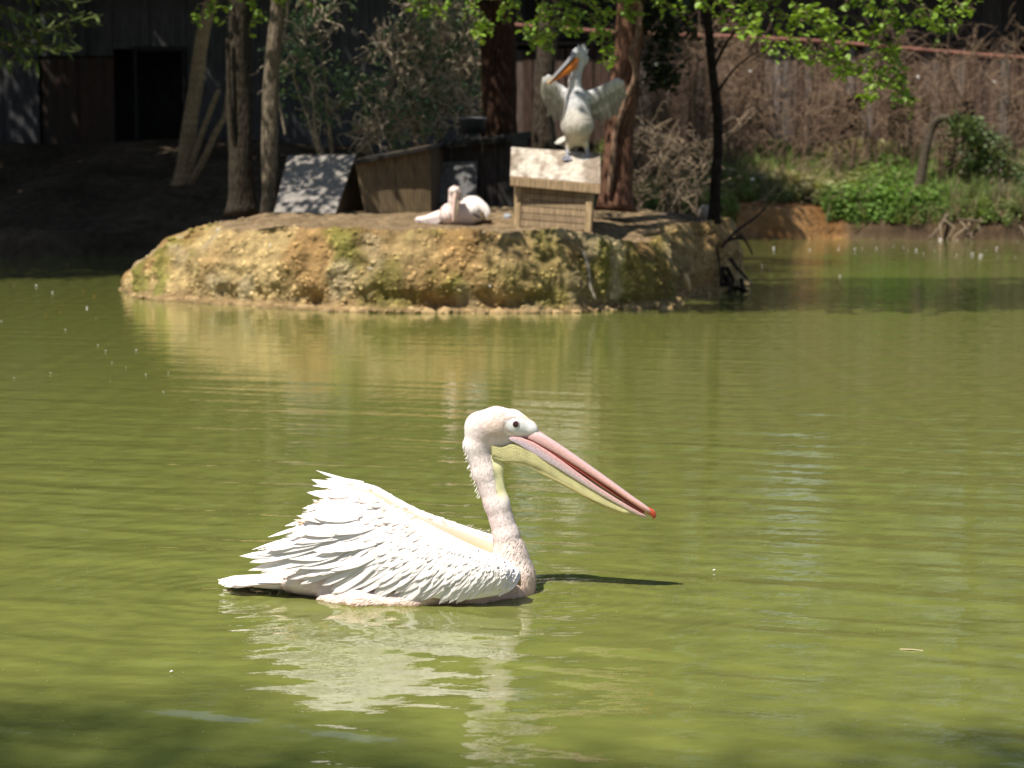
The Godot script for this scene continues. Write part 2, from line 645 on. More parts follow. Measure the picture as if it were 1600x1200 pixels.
func island():
	var shape := []
	for p in [[190, 463], [225, 468], [300, 474], [380, 480], [470, 485], [560, 488], [650, 490], [740, 490], [830, 490], [920, 488], [980, 485], [1025, 480], [1052, 471], [1085, 464], [1125, 457], [1142, 452]]:
		var g := G(p[0], p[1])
		shape.append(Vector2(g.x, -g.z))
	shape += [Vector2(3.0, 23.6), Vector2(2.5, 25.2), Vector2(1.2, 26.4), Vector2(-0.6, 26.9), Vector2(-2.4, 26.3), Vector2(-3.8, 24.8), Vector2(-4.7, 22.9)]
	var ring := []
	var n := 900
	var m := shape.size()
	for k in n:
		var f := float(k) / n * m
		var i0 := int(f)
		var t := f - i0
		var a: Vector2 = shape[(i0 + m - 1) % m]
		var b0: Vector2 = shape[i0 % m]
		var c: Vector2 = shape[(i0 + 1) % m]
		var e: Vector2 = shape[(i0 + 2) % m]
		ring.append(b0.cubic_interpolate(c, a, e, t))
	# even out the steps
	var b := Buf.new()
	var face := 44
	var top := 26
	var mid := Vector2(-0.7, 22.4)
	var path := []
	for k in n:
		var p: Vector2 = ring[k]
		var nx: Vector2 = ring[(k + 3) % n] - ring[(k + n - 3) % n]
		var inward := Vector2(-nx.y, nx.x).normalized()
		if inward.dot(mid - p) < 0.0:
			inward = -inward
		path.append([p, inward])
	for j in face + top:
		for k in n:
			var p: Vector2 = path[k][0]
			var inward: Vector2 = path[k][1]
			var left := smoothstep(-3.2, -4.5, p.x)
			var rim := 0.34 + 0.75 * left - 0.12 * smoothstep(0.6, 1.6, p.x) + 0.16 * fn.get_noise_2d(k * 3.0, 7.0)
			var lip := p + inward * rim
			var pos: Vector3
			var col: Color
			if j < face:
				var t := float(j) / (face - 1)
				var hh := island_h(lip.x, lip.y)
				var y := lerpf(-0.25, hh, t)
				var yy := clampf(y / hh, 0.0, 1.0)
				# a little shelf at the water, an undercut, a bulging face and a rounded lip
				var prof := rim * (0.06 + 0.22 * smoothstep(0.02, 0.09, yy) - 0.16 * smoothstep(0.12, 0.35, yy) + 0.20 * yy + 0.68 * pow(yy, 3.6))
				if y < 0.04:
					prof = rim * 0.10 * smoothstep(-0.25, 0.04, y) - 0.05
				if left > 0.0:
					prof = lerpf(prof, rim * (0.10 * yy + 0.90 * pow(yy, 2.2)), left)
				var q := p + inward * prof
				pos = Vector3(q.x, y, -q.y)
			else:
				var t := float(j - face + 1) / top
				var q := lip.lerp(mid, pow(t, 1.15))
				pos = Vector3(q.x, island_h(q.x, q.y), -q.y)
			var n1 := fn.get_noise_3d(pos.x * 70.0, pos.y * 70.0, pos.z * 70.0)
			var n2 := fn.get_noise_3d(pos.x * 190.0, pos.y * 190.0, pos.z * 190.0)
			var n3 := fn.get_noise_3d(pos.x * 420.0 + 50.0, pos.y * 420.0, pos.z * 420.0)
			var n4 := fn.get_noise_3d(pos.x * 24.0 + 90.0, pos.y * 24.0, pos.z * 24.0)
			if j < face:
				var amp := smoothstep(-0.1, 0.1, pos.y)
				var out := -Vector3(inward.x, -0.25, -inward.y)
				# vertical gullies and clods
				var gul := fn.get_noise_2d(pos.x * 85.0 - pos.z * 60.0, 40.0 + pos.y * 12.0)
				var n5 := absf(fn.get_noise_3d(pos.x * 260.0, pos.y * 300.0 + 70.0, pos.z * 260.0))
				pos += out * amp * (0.13 * n1 + 0.05 * n2 + 0.03 * n3 + 0.17 * gul + 0.09 * minf(n5, 0.3) - 0.02)
				pos += out * 0.16 * (1.0 - smoothstep(0.05, 0.3, pos.y)) * fn.get_noise_2d(pos.x * 60.0, pos.z * 60.0 + 500.0)
				pos.y += 0.02 * n2 * amp
				var moss := smoothstep(0.02, 0.4, n4 + 0.5 * n2 + 0.10)
				col = Color(0.43, 0.315, 0.145).lerp(Color(0.33, 0.205, 0.085), smoothstep(-0.3, 0.4, n1))
				col = col.lerp(Color(0.17, 0.175, 0.035), moss * 0.75)
				col = col.lerp(Color(0.42, 0.34, 0.20), smoothstep(0.25, 0.5, fn.get_noise_3d(pos.x * 110.0 + 7.0, pos.y * 110.0, pos.z * 110.0)) * 0.7)
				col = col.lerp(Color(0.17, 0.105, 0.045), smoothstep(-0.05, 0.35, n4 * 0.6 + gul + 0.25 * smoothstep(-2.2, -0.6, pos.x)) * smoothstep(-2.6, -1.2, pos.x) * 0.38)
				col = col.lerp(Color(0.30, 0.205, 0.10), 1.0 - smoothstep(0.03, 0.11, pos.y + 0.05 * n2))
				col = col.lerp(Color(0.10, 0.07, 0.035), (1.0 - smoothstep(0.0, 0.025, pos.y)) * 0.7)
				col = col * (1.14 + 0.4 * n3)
			else:
				pos.y += 0.02 * n2 + 0.012 * n3
				col = Color(0.26, 0.18, 0.10).lerp(Color(0.36, 0.26, 0.15), clampf(0.5 + n2, 0, 1))
				col = col * (1.0 + 0.35 * n3)
			col.a = 1.0
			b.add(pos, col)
	for j in face + top - 1:
		for k in n:
			var q := j * n
			var k2 := (k + 1) % n
			b.quad(q + k, q + k2, q + n + k2, q + n + k)
	b.normals()
	var isl := single("island_ground", b.mesh(), M.earth, "", "", "", "structure")
	# loose clods and pebbles stuck to the bank
	var xf := []
	var cl := []
	var tries := 0
	while xf.size() < 2600:
		tries += 1
		var j := rg.randi_range(6, face + 4)
		var k := rg.randi_range(0, n - 1)
		var q := j * n + k
		var p := b.v[q]
		if p.z < -22.5 or p.y < -0.01:
			continue
		var s := 0.010 + 0.030 * pow(rg.randf(), 2.5)
		if j >= face:
			s *= 0.55
		var bs := Basis.from_euler(rv(3.0)).scaled(Vector3(s, s * rg.randf_range(0.6, 1.0), s * rg.randf_range(0.7, 1.2)))
		xf.append(Transform3D(bs, p - b.n[q] * s * 0.6 + rv(0.01)))
		var g := rg.randf_range(0.7, 1.15)
		var c := b.c[q]
		if rg.randf() < 0.012:
			c = Color(0.42, 0.39, 0.35)
		cl.append(Color(minf(c.r * g, 0.8), minf(c.g * g, 0.8), minf(c.b * g, 0.8)))
	for k in 420:
		var q := int(rg.randf_range(13.0, 17.0)) * n + rg.randi_range(0, n - 1)
		var p := b.v[q]
		if p.z < -22.5:
			continue
		var s := 0.02 + 0.06 * pow(rg.randf(), 2.5)
		p = Vector3(p.x + jit(0.06), rg.randf_range(-0.02, 0.02), p.z + rg.randf_range(-0.02, 0.12))
		xf.append(Transform3D(Basis.from_euler(rv(3.0)).scaled(Vector3(s, s * 0.7, s * 0.9)), p))
		cl.append(Color(0.33, 0.23, 0.115) * rg.randf_range(0.5, 1.2))
	many("clods", lump_mesh(5), M.clod, xf, cl, isl)

func lump_mesh(seed_: int) -> ArrayMesh:
	var b := Buf.new()
	var rows := 5
	var n := 8
	for r in rows + 1:
		for j in n:
			var a := PI * r / rows
			var q := TAU * j / n
			var p := Vector3(sin(a) * cos(q), cos(a), sin(a) * sin(q))
			b.add(p * (1.0 + 0.9 * fn.get_noise_3d(p.x * 90 + seed_ * 31, p.y * 90, p.z * 90)))
	for r in rows:
		for j in n:
			var j2 := (j + 1) % n
			b.quad(r * n + j, r * n + j2, (r + 1) * n + j2, (r + 1) * n + j)
	return b.mesh()

# ---------------------------------------------------------------- buildings
func sheds():
	var m := Buf.new()
	# --- the dim metal shed at the left
	var t := thing("metal_shed", "tall grey metal shed with a black doorway, in deep shade at the left", "shed", V(-8, 2.3, 46))
	var d := 46.0
	var x := -16.5
	var k := 0
	while x < -1.2:
		var w := 0.92
		var x2 := x + w
		var parts := [[2.0, 8.6]]
		if x2 > -9.45 and x < -8.25:
			parts = [[4.78, 8.6]]
		elif x < -9.9 and x > -12.3:
			parts = [[4.6, 8.6], [2.0, 4.56]]
		for q in parts:
			m = Buf.new()
			var rust: bool = q[1] < 5.0
			var n := 12
			for r in 2:
				for j in n + 1:
					var xx := lerpf(x + 0.01, x2 - 0.01, float(j) / n)
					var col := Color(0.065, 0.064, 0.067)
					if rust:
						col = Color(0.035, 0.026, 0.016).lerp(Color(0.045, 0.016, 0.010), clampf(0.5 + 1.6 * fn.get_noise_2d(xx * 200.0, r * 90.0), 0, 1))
					m.add(V(xx, q[r], d + 0.02 * sin(j * PI / 2.0) + (0.05 if rust else 0.0)), col)
			for j in n:
				m.quad(j, j + 1, n + 2 + j, n + 1 + j)
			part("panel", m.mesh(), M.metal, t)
		x = x2 + (0.05 if k == 4 else 0.0)
		k += 1
	m = Buf.new()
	board(m, [V(-9.5, 4.72, 45.93), V(-8.2, 4.72, 45.93), V(-8.2, 4.84, 45.93), V(-9.5, 4.84, 45.93)], 0.06, Color(0.03, 0.03, 0.03))
	board(m, [V(-9.5, 2.2, 45.93), V(-9.42, 2.2, 45.93), V(-9.42, 4.718, 45.93), V(-9.5, 4.718, 45.93)], 0.06, Color(0.03, 0.03, 0.03))
	board(m, [V(-8.28, 2.2, 45.93), V(-8.2, 2.2, 45.93), V(-8.2, 4.718, 45.93), V(-8.28, 4.718, 45.93)], 0.06, Color(0.03, 0.03, 0.03))
	part("door_frame", m.mesh(false), M.wood, t)
	m = Buf.new()
	board(m, [V(-16.8, 1.5, 49.5), V(-1.0, 1.5, 49.5), V(-1.0, 8.6, 49.5), V(-16.8, 8.6, 49.5)], 0.1, Color(0.05, 0.05, 0.05))
	board(m, [V(-16.8, 1.5, 49.5), V(-16.8, 1.5, 46.1), V(-16.8, 8.6, 46.1), V(-16.8, 8.6, 49.5)], 0.1, Color(0.05, 0.05, 0.05))
	board(m, [V(-1.1, 1.5, 46.1), V(-1.1, 1.5, 49.5), V(-1.1, 8.6, 49.5), V(-1.1, 8.6, 46.1)], 0.1, Color(0.05, 0.05, 0.05))
	part("wall", m.mesh(false), M.metal, t)
	m = Buf.new()
	board(m, [V(-17.2, 8.6, 44.8), V(-0.8, 8.6, 44.8), V(-0.8, 9.6, 49.9), V(-17.2, 9.6, 49.9)], 0.08, Color(0.06, 0.05, 0.045))
	part("roof", m.mesh(false), M.metal, t)
	m = Buf.new()
	tube(m, [V(-10.65, 4.6, 45.85), V(-10.62, 6.4, 45.86), V(-10.66, 8.5, 45.85)], 0.06, 0.06, 8, Color(0.02, 0.02, 0.02))
	part("drain_pipe", m.mesh(), M.metal, t)

	# --- the plank barn at the right
	t = thing("plank_barn", "long barn of weathered grey-brown planks with gaps, behind the right bank", "barn", V(8, 2.1, 53))
	x = -1.4
	while x < 21.0:
		var w := rg.randf_range(0.20, 0.30)
		var px := 800.0 + x / 53.0 * F
		var y0 := 1.9 + jit(0.1)
		var y1 := 5.35 + jit(0.08)
		var segs := [[y0, y1]]
		var r := rg.randf()
		if (px > 1305 and px < 1340):
			segs = [[y0, 2.95], [4.0, y1]]
		elif px > 1383 and px < 1404:
			segs = [[3.95, y1]]
		elif px > 1430 and px < 1444:
			segs = [[y0, 3.2], [3.95, y1]]
		elif px > 1558 and px < 1580:
			segs = [[y0, 3.3], [3.8, y1]]
		elif r < 0.16:
			segs = [[y0, 2.9 + jit(0.3)], [3.7 + jit(0.2), y1]]
		for q in segs:
			m = Buf.new()
			var g := rg.randf_range(0.7, 1.25)
			var base: Color = [Color(0.215, 0.165, 0.14), Color(0.19, 0.14, 0.115), Color(0.16, 0.105, 0.08), Color(0.25, 0.21, 0.185), Color(0.12, 0.075, 0.055)][rg.randi() % 5]
			var dd := 53.0 + jit(0.02)
			var lean := jit(0.02)
			board(m, [V(x, q[0], dd), V(x + w - 0.012, q[0] + jit(0.03), dd), V(x + w - 0.012 + lean, q[1], dd), V(x + lean, q[1] + jit(0.03), dd)], 0.03, Color(base.r * g, base.g * g, base.b * g))
			part("plank", m.mesh(false), M.weathered, t)
		x += w + (0.03 if rg.randf() < 0.2 else 0.0)
	m = Buf.new()
	for y in [2.6, 4.6, 5.42]:
		board(m, [V(-1.5, y, 53.06), V(21.2, y, 53.06), V(21.2, y + 0.12, 53.06), V(-1.5, y + 0.12, 53.06)], 0.1, Color(0.12, 0.085, 0.065))
	part("rail", m.mesh(false), M.wood, t)
	x = -1.4
	while x < 21.0:
		m = Buf.new()
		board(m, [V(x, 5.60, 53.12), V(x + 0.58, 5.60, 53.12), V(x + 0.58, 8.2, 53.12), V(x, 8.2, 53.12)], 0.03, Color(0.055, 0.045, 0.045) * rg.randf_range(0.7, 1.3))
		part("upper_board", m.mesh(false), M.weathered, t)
		x += 0.6
	m = Buf.new()
	board(m, [V(-1.5, 1.5, 56.5), V(21.2, 1.5, 56.5), V(21.2, 8.3, 56.5), V(-1.5, 8.3, 56.5)], 0.1, Color(0.06, 0.045, 0.04))
	board(m, [V(-1.5, 1.5, 56.4), V(-1.5, 1.5, 53.3), V(-1.5, 8.3, 53.3), V(-1.5, 8.3, 56.4)], 0.1, Color(0.06, 0.045, 0.04))
	board(m, [V(21.2, 1.5, 53.3), V(21.2, 1.5, 56.4), V(21.2, 8.3, 56.4), V(21.2, 8.3, 53.3)], 0.1, Color(0.06, 0.045, 0.04))
	part("wall", m.mesh(false), M.wood, t)
	m = Buf.new()
	board(m, [V(-1.8, 7.6, 51.9), V(21.5, 7.6, 51.9), V(21.5, 9.2, 56.8), V(-1.8, 9.2, 56.8)], 0.1, Color(0.07, 0.05, 0.045))
	part("roof", m.mesh(false), M.metal, t)

	t = thing("rusty_pipe", "long thin rusty red pipe running level across the plank barn", "pipe", P(1200, 66, 51.6))
	m = Buf.new()
	var pts := []
	for q in 40:
		var f := q / 39.0
		pts.append(P(lerpf(745, 1720, f), lerpf(34, 95, f) + 3.0 * sin(f * 9.0), 51.6))
	tube(m, pts, 0.065, 0.065, 8, Color(0.34, 0.145, 0.10), 0.15)
	part("pipe", m.mesh(), M.metal, t)
	for q in [4, 14, 23, 30, 37]:
		m = Buf.new()
		tube(m, [pts[q] + Vector3(0, -0.1, 0), pts[q] + Vector3(0, -0.1, -1.42)], 0.03, 0.03, 6, Color(0.2, 0.1, 0.07))
		part("bracket", m.mesh(), M.metal, t)

func nest_houses():
	# --- nest box with plank front on which a pelican stands
	var t := thing("nest_house", "small wooden nest house with droppings on its pitched roof, right on the island", "nest house", P(862, 356, 19.6))
	var fl := P(803, 353, 19.55)
	var fr := P(921, 361, 19.15)
	var tl := P(806, 288, 19.60)
	var tr := P(924, 299, 19.20)
	var back := Vector3(0, 0, -0.95)
	for k in 6:
		var a := k / 6.0
		var c := (k + 0.93) / 6.0
		var m := Buf.new()
		var g := rg.randf_range(0.85, 1.15)
		board(m, [fl.lerp(tl, a) + Vector3(0, 0, jit(0.004)), fr.lerp(tr, a), fr.lerp(tr, c), fl.lerp(tl, c)], 0.02, Color(0.40 * g, 0.29 * g, 0.17 * g))
		part("plank", m.mesh(false), M.wood, t)
	for e in [[fl, tl, -0.008], [fr, tr, -0.062]]:
		var m := Buf.new()
		var ax := (fr - fl).normalized()
		var p0: Vector3 = e[0] + ax * e[2] + Vector3(0, -0.02, 0.022)
		var p1: Vector3 = e[1] + ax * e[2] + Vector3(0, 0.0, 0.022)
		board(m, [p0, p0 + ax * 0.075, p1 + ax * 0.075, p1], 0.05, Color(0.46, 0.33, 0.18))
		part("post", m.mesh(false), M.wood, t)
	for e in [[fl, fl + back, tl, tl + back], [fr + back, fr, tr + back, tr]]:
		var m := Buf.new()
		board(m, [e[1], e[0], e[2], e[3]], 0.02, Color(0.33, 0.24, 0.14))
		part("side_wall", m.mesh(false), M.wood, t)
	var m := Buf.new()
	board(m, [fr + back, fl + back, tl + back + Vector3(0, 0.35, 0), tr + back + Vector3(0, 0.35, 0)], 0.02, Color(0.3, 0.22, 0.13))
	part("back_wall", m.mesh(false), M.wood, t)
	var el := P(797, 281, 19.48)
	var er := P(938, 294, 19.08)
	var rl := P(799, 236, 20.15)
	var rr := P(938, 246, 19.78)
	m = Buf.new()
	var nx := 40
	var ny := 20
	for j in ny + 1:
		for i in nx + 1:
			var u := float(i) / nx
			var w := float(j) / ny
			var p := el.lerp(er, u).lerp(rl.lerp(rr, u), w)
			var n := fn.get_noise_2d(u * 430.0, w * 110.0)
			var n2 := fn.get_noise_2d(u * 900.0 + 80.0, w * 240.0)
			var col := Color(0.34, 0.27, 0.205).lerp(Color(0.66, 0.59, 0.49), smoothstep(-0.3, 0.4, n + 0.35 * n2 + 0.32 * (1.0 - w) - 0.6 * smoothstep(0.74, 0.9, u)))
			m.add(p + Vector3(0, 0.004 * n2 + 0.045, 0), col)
	for j in ny:
		for i in nx:
			var q := j * (nx + 1) + i
			m.quad(q, q + 1, q + nx + 2, q + nx + 1)
	board(m, [el, er, rr, rl], 0.04, Color(0.3, 0.2, 0.13))
	for e in [[el, er], [er, rr], [rr, rl], [rl, el]]:
		var q := [m.add(e[0], Color(0.35, 0.24, 0.15)), m.add(e[1], Color(0.35, 0.24, 0.15)), m.add(e[1] + Vector3(0, 0.045, 0), Color(0.35, 0.24, 0.15)), m.add(e[0] + Vector3(0, 0.045, 0), Color(0.35, 0.24, 0.15))]
		m.quad(q[0], q[1], q[2], q[3])
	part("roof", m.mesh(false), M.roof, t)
	m = Buf.new()
	var dn := Vector3(0, -0.062, 0.012)
	board(m, [el + dn, er + dn, er + Vector3(0, 0.036, 0.012), el + Vector3(0, 0.036, 0.012)], 0.022, Color(0.44, 0.31, 0.18))
	part("fascia_board", m.mesh(false), M.wood, t)
	m = Buf.new()
	var rb := (rr - rl) * 0.0 + Vector3(0, -0.42, -0.62)
	board(m, [rr + rb + Vector3(0, 0.05, 0), rl + rb + Vector3(0, 0.05, 0), rl + Vector3(0, 0.04, -0.01), rr + Vector3(0, 0.04, -0.01)], 0.03, Color(0.25, 0.18, 0.12))
	part("rear_roof", m.mesh(false), M.wood, t)

	# --- low tent-shaped shelter
	t = thing("tent_shelter", "low tent-shaped shelter of grey board dappled with light, left on the island", "animal shelter", P(500, 335, 22.2))
	m = Buf.new()
	board(m, [P(428, 331, 21.55), P(524, 333, 21.35), P(555, 243, 22.3), P(449, 243, 22.5)], 0.03, Color(0.33, 0.30, 0.265))
	part("front_panel", m.mesh(false), M.roof, t)
	m = Buf.new()
	var a0 := P(526, 333, 21.42)
	var a1 := P(568, 337, 22.7)
	var a2 := P(553, 247, 22.34)
	board(m, [a0, a1, a2 + Vector3(0.004, 0, -0.004), a2], 0.02, Color(0.20, 0.135, 0.07), 0.002)
	part("end_panel", m.mesh(false), M.wood, t)
	m = Buf.new()
	board(m, [P(573, 337, 22.9), P(470, 336, 23.2), P(449, 241, 22.56), P(556, 241, 22.36)], 0.03, Color(0.12, 0.11, 0.10))
	part("rear_panel", m.mesh(false), M.wood, t)

	# --- upright board shelter beside it
	t = thing("board_shelter", "upright shelter of brown boards under a dark sloping roof, middle of the island", "animal shelter", P(620, 340, 21.9))
	var x0 := [[572, 340, 555, 249], [594, 340.5, 586, 244], [622, 341, 617, 237], [650, 342, 646, 231], [675, 343, 673, 226]]
	for k in 4:
		m = Buf.new()
		var l = x0[k]
		var r = x0[k + 1]
		var dl := 21.6 + 0.10 * k
		board(m, [P(l[0], l[1], dl), P(r[0] - 0.7, r[1], dl + 0.1), P(r[2] - 0.7, r[3], dl + 0.22), P(l[2], l[3], dl + 0.12)], 0.02, Color(0.205, 0.15, 0.085) * rg.randf_range(0.92, 1.08))
		part("board", m.mesh(false), M.wood, t)
	m = Buf.new()
	board(m, [P(675, 343, 22.04), P(697, 341, 23.2), P(697, 228, 23.2), P(673, 226, 22.26)], 0.02, Color(0.12, 0.09, 0.06))
	part("side_wall", m.mesh(false), M.wood, t)
	m = Buf.new()
	board(m, [P(552, 251, 21.55), P(678, 226, 21.95), P(700, 220, 23.4), P(575, 243, 23.3)], 0.05, Color(0.05, 0.045, 0.04))
	part("roof", m.mesh(false), M.wood, t)

	# --- dark shed with a tub on its roof
	t = thing("dark_hut", "dark hut under a thick black roof edge, behind the resting pelican", "animal shelter", P(745, 340, 23.3))
	for k in 5:
		m = Buf.new()
		var l := 682.0 + k * 24.0
		var r := l + 23.0
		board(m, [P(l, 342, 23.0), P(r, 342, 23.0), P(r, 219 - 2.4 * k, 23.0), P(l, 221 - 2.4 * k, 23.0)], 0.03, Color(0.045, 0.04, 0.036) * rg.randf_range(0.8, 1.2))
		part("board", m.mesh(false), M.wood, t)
	m = Buf.new()
	board(m, [P(802, 342, 23.03), P(826, 340, 24.3), P(824, 206, 24.3), P(800, 209, 23.03)], 0.03, Color(0.03, 0.028, 0.025))
	part("side_wall", m.mesh(false), M.wood, t)
	m = Buf.new()
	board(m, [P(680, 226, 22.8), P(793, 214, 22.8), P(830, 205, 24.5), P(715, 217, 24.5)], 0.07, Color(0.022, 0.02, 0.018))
	part("roof", m.mesh(false), M.wood, t)
	m = Buf.new()
	board(m, [P(679, 318, 22.55), P(744, 318, 22.55), P(746, 251, 22.93), P(682, 253, 22.93)], 0.02, Color(0.16, 0.155, 0.15))
	single("grey_sheet", m.mesh(false), M.roof, "grey board leaning on the dark hut, dappled with light", "board")
	t = thing("black_tub", "black tub with a pale rim standing on the dark hut's roof", "tub", P(738, 209, 23.6))
	m = Buf.new()
	var rings := []
	var c := P(738, 209, 23.6)
	for e in [[0.0, 0.0], [0.15, 0.0], [0.18, 0.19], [0.165, 0.19], [0.14, 0.03], [0.0, 0.03]]:
		var rr2 := []
		for k in 18:
			rr2.append(c + Vector3(cos(TAU * k / 18) * e[0], e[1], -sin(TAU * k / 18) * e[0]))
		rings.append(rr2)
	var cc := []
	for e in 6:
		cc.append(Color(0.012, 0.012, 0.012))
	loft(m, rings, cc)
	part("tub_body", m.mesh(), M.plastic, t)
	m = Buf.new()
	var pts := []
	for k in 19:
		pts.append(c + Vector3(cos(TAU * k / 18) * 0.18, 0.195, -sin(TAU * k / 18) * 0.18))
	tube(m, pts, 0.012, 0.012, 6, Color(0.16, 0.16, 0.16))
	part("rim", m.mesh(), M.plastic, t)

# ---------------------------------------------------------------- the pelican on the water
const D0 := 5.35
const Q := 0.00193                                   # metres to a photograph pixel there

func W(px: float, py: float, z := 0.0) -> Vector3:
	return P(px, py, D0 - z)

func bone(a: Array, b: Array, ra: float, rb: float, zs := 1.0) -> Array:
	return [W(a[0], a[1], a[2] if a.size() > 2 else 0.0), W(b[0], b[1], b[2] if b.size() > 2 else 0.0), ra * Q, rb * Q, zs]

const WING_TOP := [[814, 893], [786, 873], [751, 860], [717, 845], [684, 829], [651, 812], [615, 790], [580, 769], [540, 759], [490, 765]]
const WING_LOW := [[812, 903], [796, 928], [762, 938], [715, 944], [665, 940], [610, 930], [555, 915], [500, 900], [445, 886], [395, 876]]

func curve(pts: Array, s: float) -> Vector2:
	var v := []
	for p in pts:
		v.append(Vector2(p[0], p[1]))
	if s > 1.0:
		var e: Vector2 = pick(v, 1.0)
		return e + (e - pick(v, 0.97)) * ((s - 1.0) / 0.03)
	return pick(v, s)

func wing_at(s: float, t: float, up: float, side: float) -> Vector3:
	var a := curve(WING_TOP, s)
	var b := curve(WING_LOW, s)
	var q := a.lerp(b, t)
	var sc := clampf(s, 0.0, 1.0)
	var zt := lerpf(0.165, 0.085, smoothstep(0.15, 0.75, sc)) - 0.03 * smoothstep(0.7, 1.0, sc)
	var zb := lerpf(0.17, 0.195, smoothstep(0.0, 0.4, sc)) - 0.08 * smoothstep(0.45, 1.0, sc)
	var tc := clampf(t, 0.0, 1.25)
	var z := lerpf(zt, zb, smoothstep(0.0, 1.0, minf(tc, 1.0))) + (0.055 * sin(PI * minf(pow(tc, 0.7), 1.0))) * smoothstep(0.0, 0.15, sc)
	z -= maxf(0.0, tc - 1.0) * 0.05
	z += up * lerpf(0.6, 1.0, t)
	# the shape is laid out on the near side; the far wing is its mirror
	if t < 0.0:
		q = a + Vector2(0, 620.0 * t * t * (0.35 + 0.65 * smoothstep(0.0, 0.2, sc)))
		z = zt + t * 0.26 + up * 0.3
	var p := W(q.x, q.y, z)
	p.y += up * (1.0 - clampf(t, 0.0, 1.0)) * 0.7
	if side < 0.0:
		p.z = -D0 - (p.z + D0)
	return p

func body_paint(p: Vector3) -> Color:
	var a := W(780, 930)
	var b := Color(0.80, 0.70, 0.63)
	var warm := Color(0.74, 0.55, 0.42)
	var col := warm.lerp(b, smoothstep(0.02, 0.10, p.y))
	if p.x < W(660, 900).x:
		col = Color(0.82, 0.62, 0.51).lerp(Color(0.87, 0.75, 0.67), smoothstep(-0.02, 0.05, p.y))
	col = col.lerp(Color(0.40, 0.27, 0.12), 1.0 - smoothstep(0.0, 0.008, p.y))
	return col

func head_paint(p: Vector3) -> Color:
	var col := Color(0.87, 0.775, 0.74)
	# warm face, whiter nape
	var f := W(778, 668)
	col = col.lerp(Color(0.84, 0.70, 0.61), smoothstep(0.075, 0.02, Vector2(p.x - f.x, p.y - f.y).length()))
	var fh := W(828, 655)
	col = col.lerp(Color(0.83, 0.63, 0.46), smoothstep(0.045, 0.015, Vector2(p.x - fh.x, p.y - fh.y).length()))
	col = col.lerp(Color(0.88, 0.83, 0.80), smoothstep(W(750, 670).x, W(732, 670).x, p.x))
	# bare pale skin round the eye
	var e := W(815, 666)
	var dx := (p.x - e.x) / (25.0 * Q)
	var dy := (p.y - e.y + 0.22 * (p.x - e.x)) / (14.0 * Q)
	var r := sqrt(dx * dx + dy * dy)
	if r < 1.16:
		col = col.lerp(Color(0.60, 0.47, 0.40), smoothstep(1.16, 1.04, r))
	if r < 1.04:
		col = col.lerp(Color(0.76, 0.745, 0.72), smoothstep(1.04, 0.94, r))
	# yellow throat
	if p.y < W(780, 700).y:
		var y := (p.y - W(780, 785).y) / (W(780, 700).y - W(780, 785).y)
		var front := lerpf(W(778, 785).x, W(766, 700).x, clampf(y, 0.0, 1.0))
		if y > 0.0:
			col = col.lerp(Color(0.72, 0.68, 0.37), smoothstep(-0.006, 0.006, p.x - front) * smoothstep(0.0, 0.25, y))
	return col

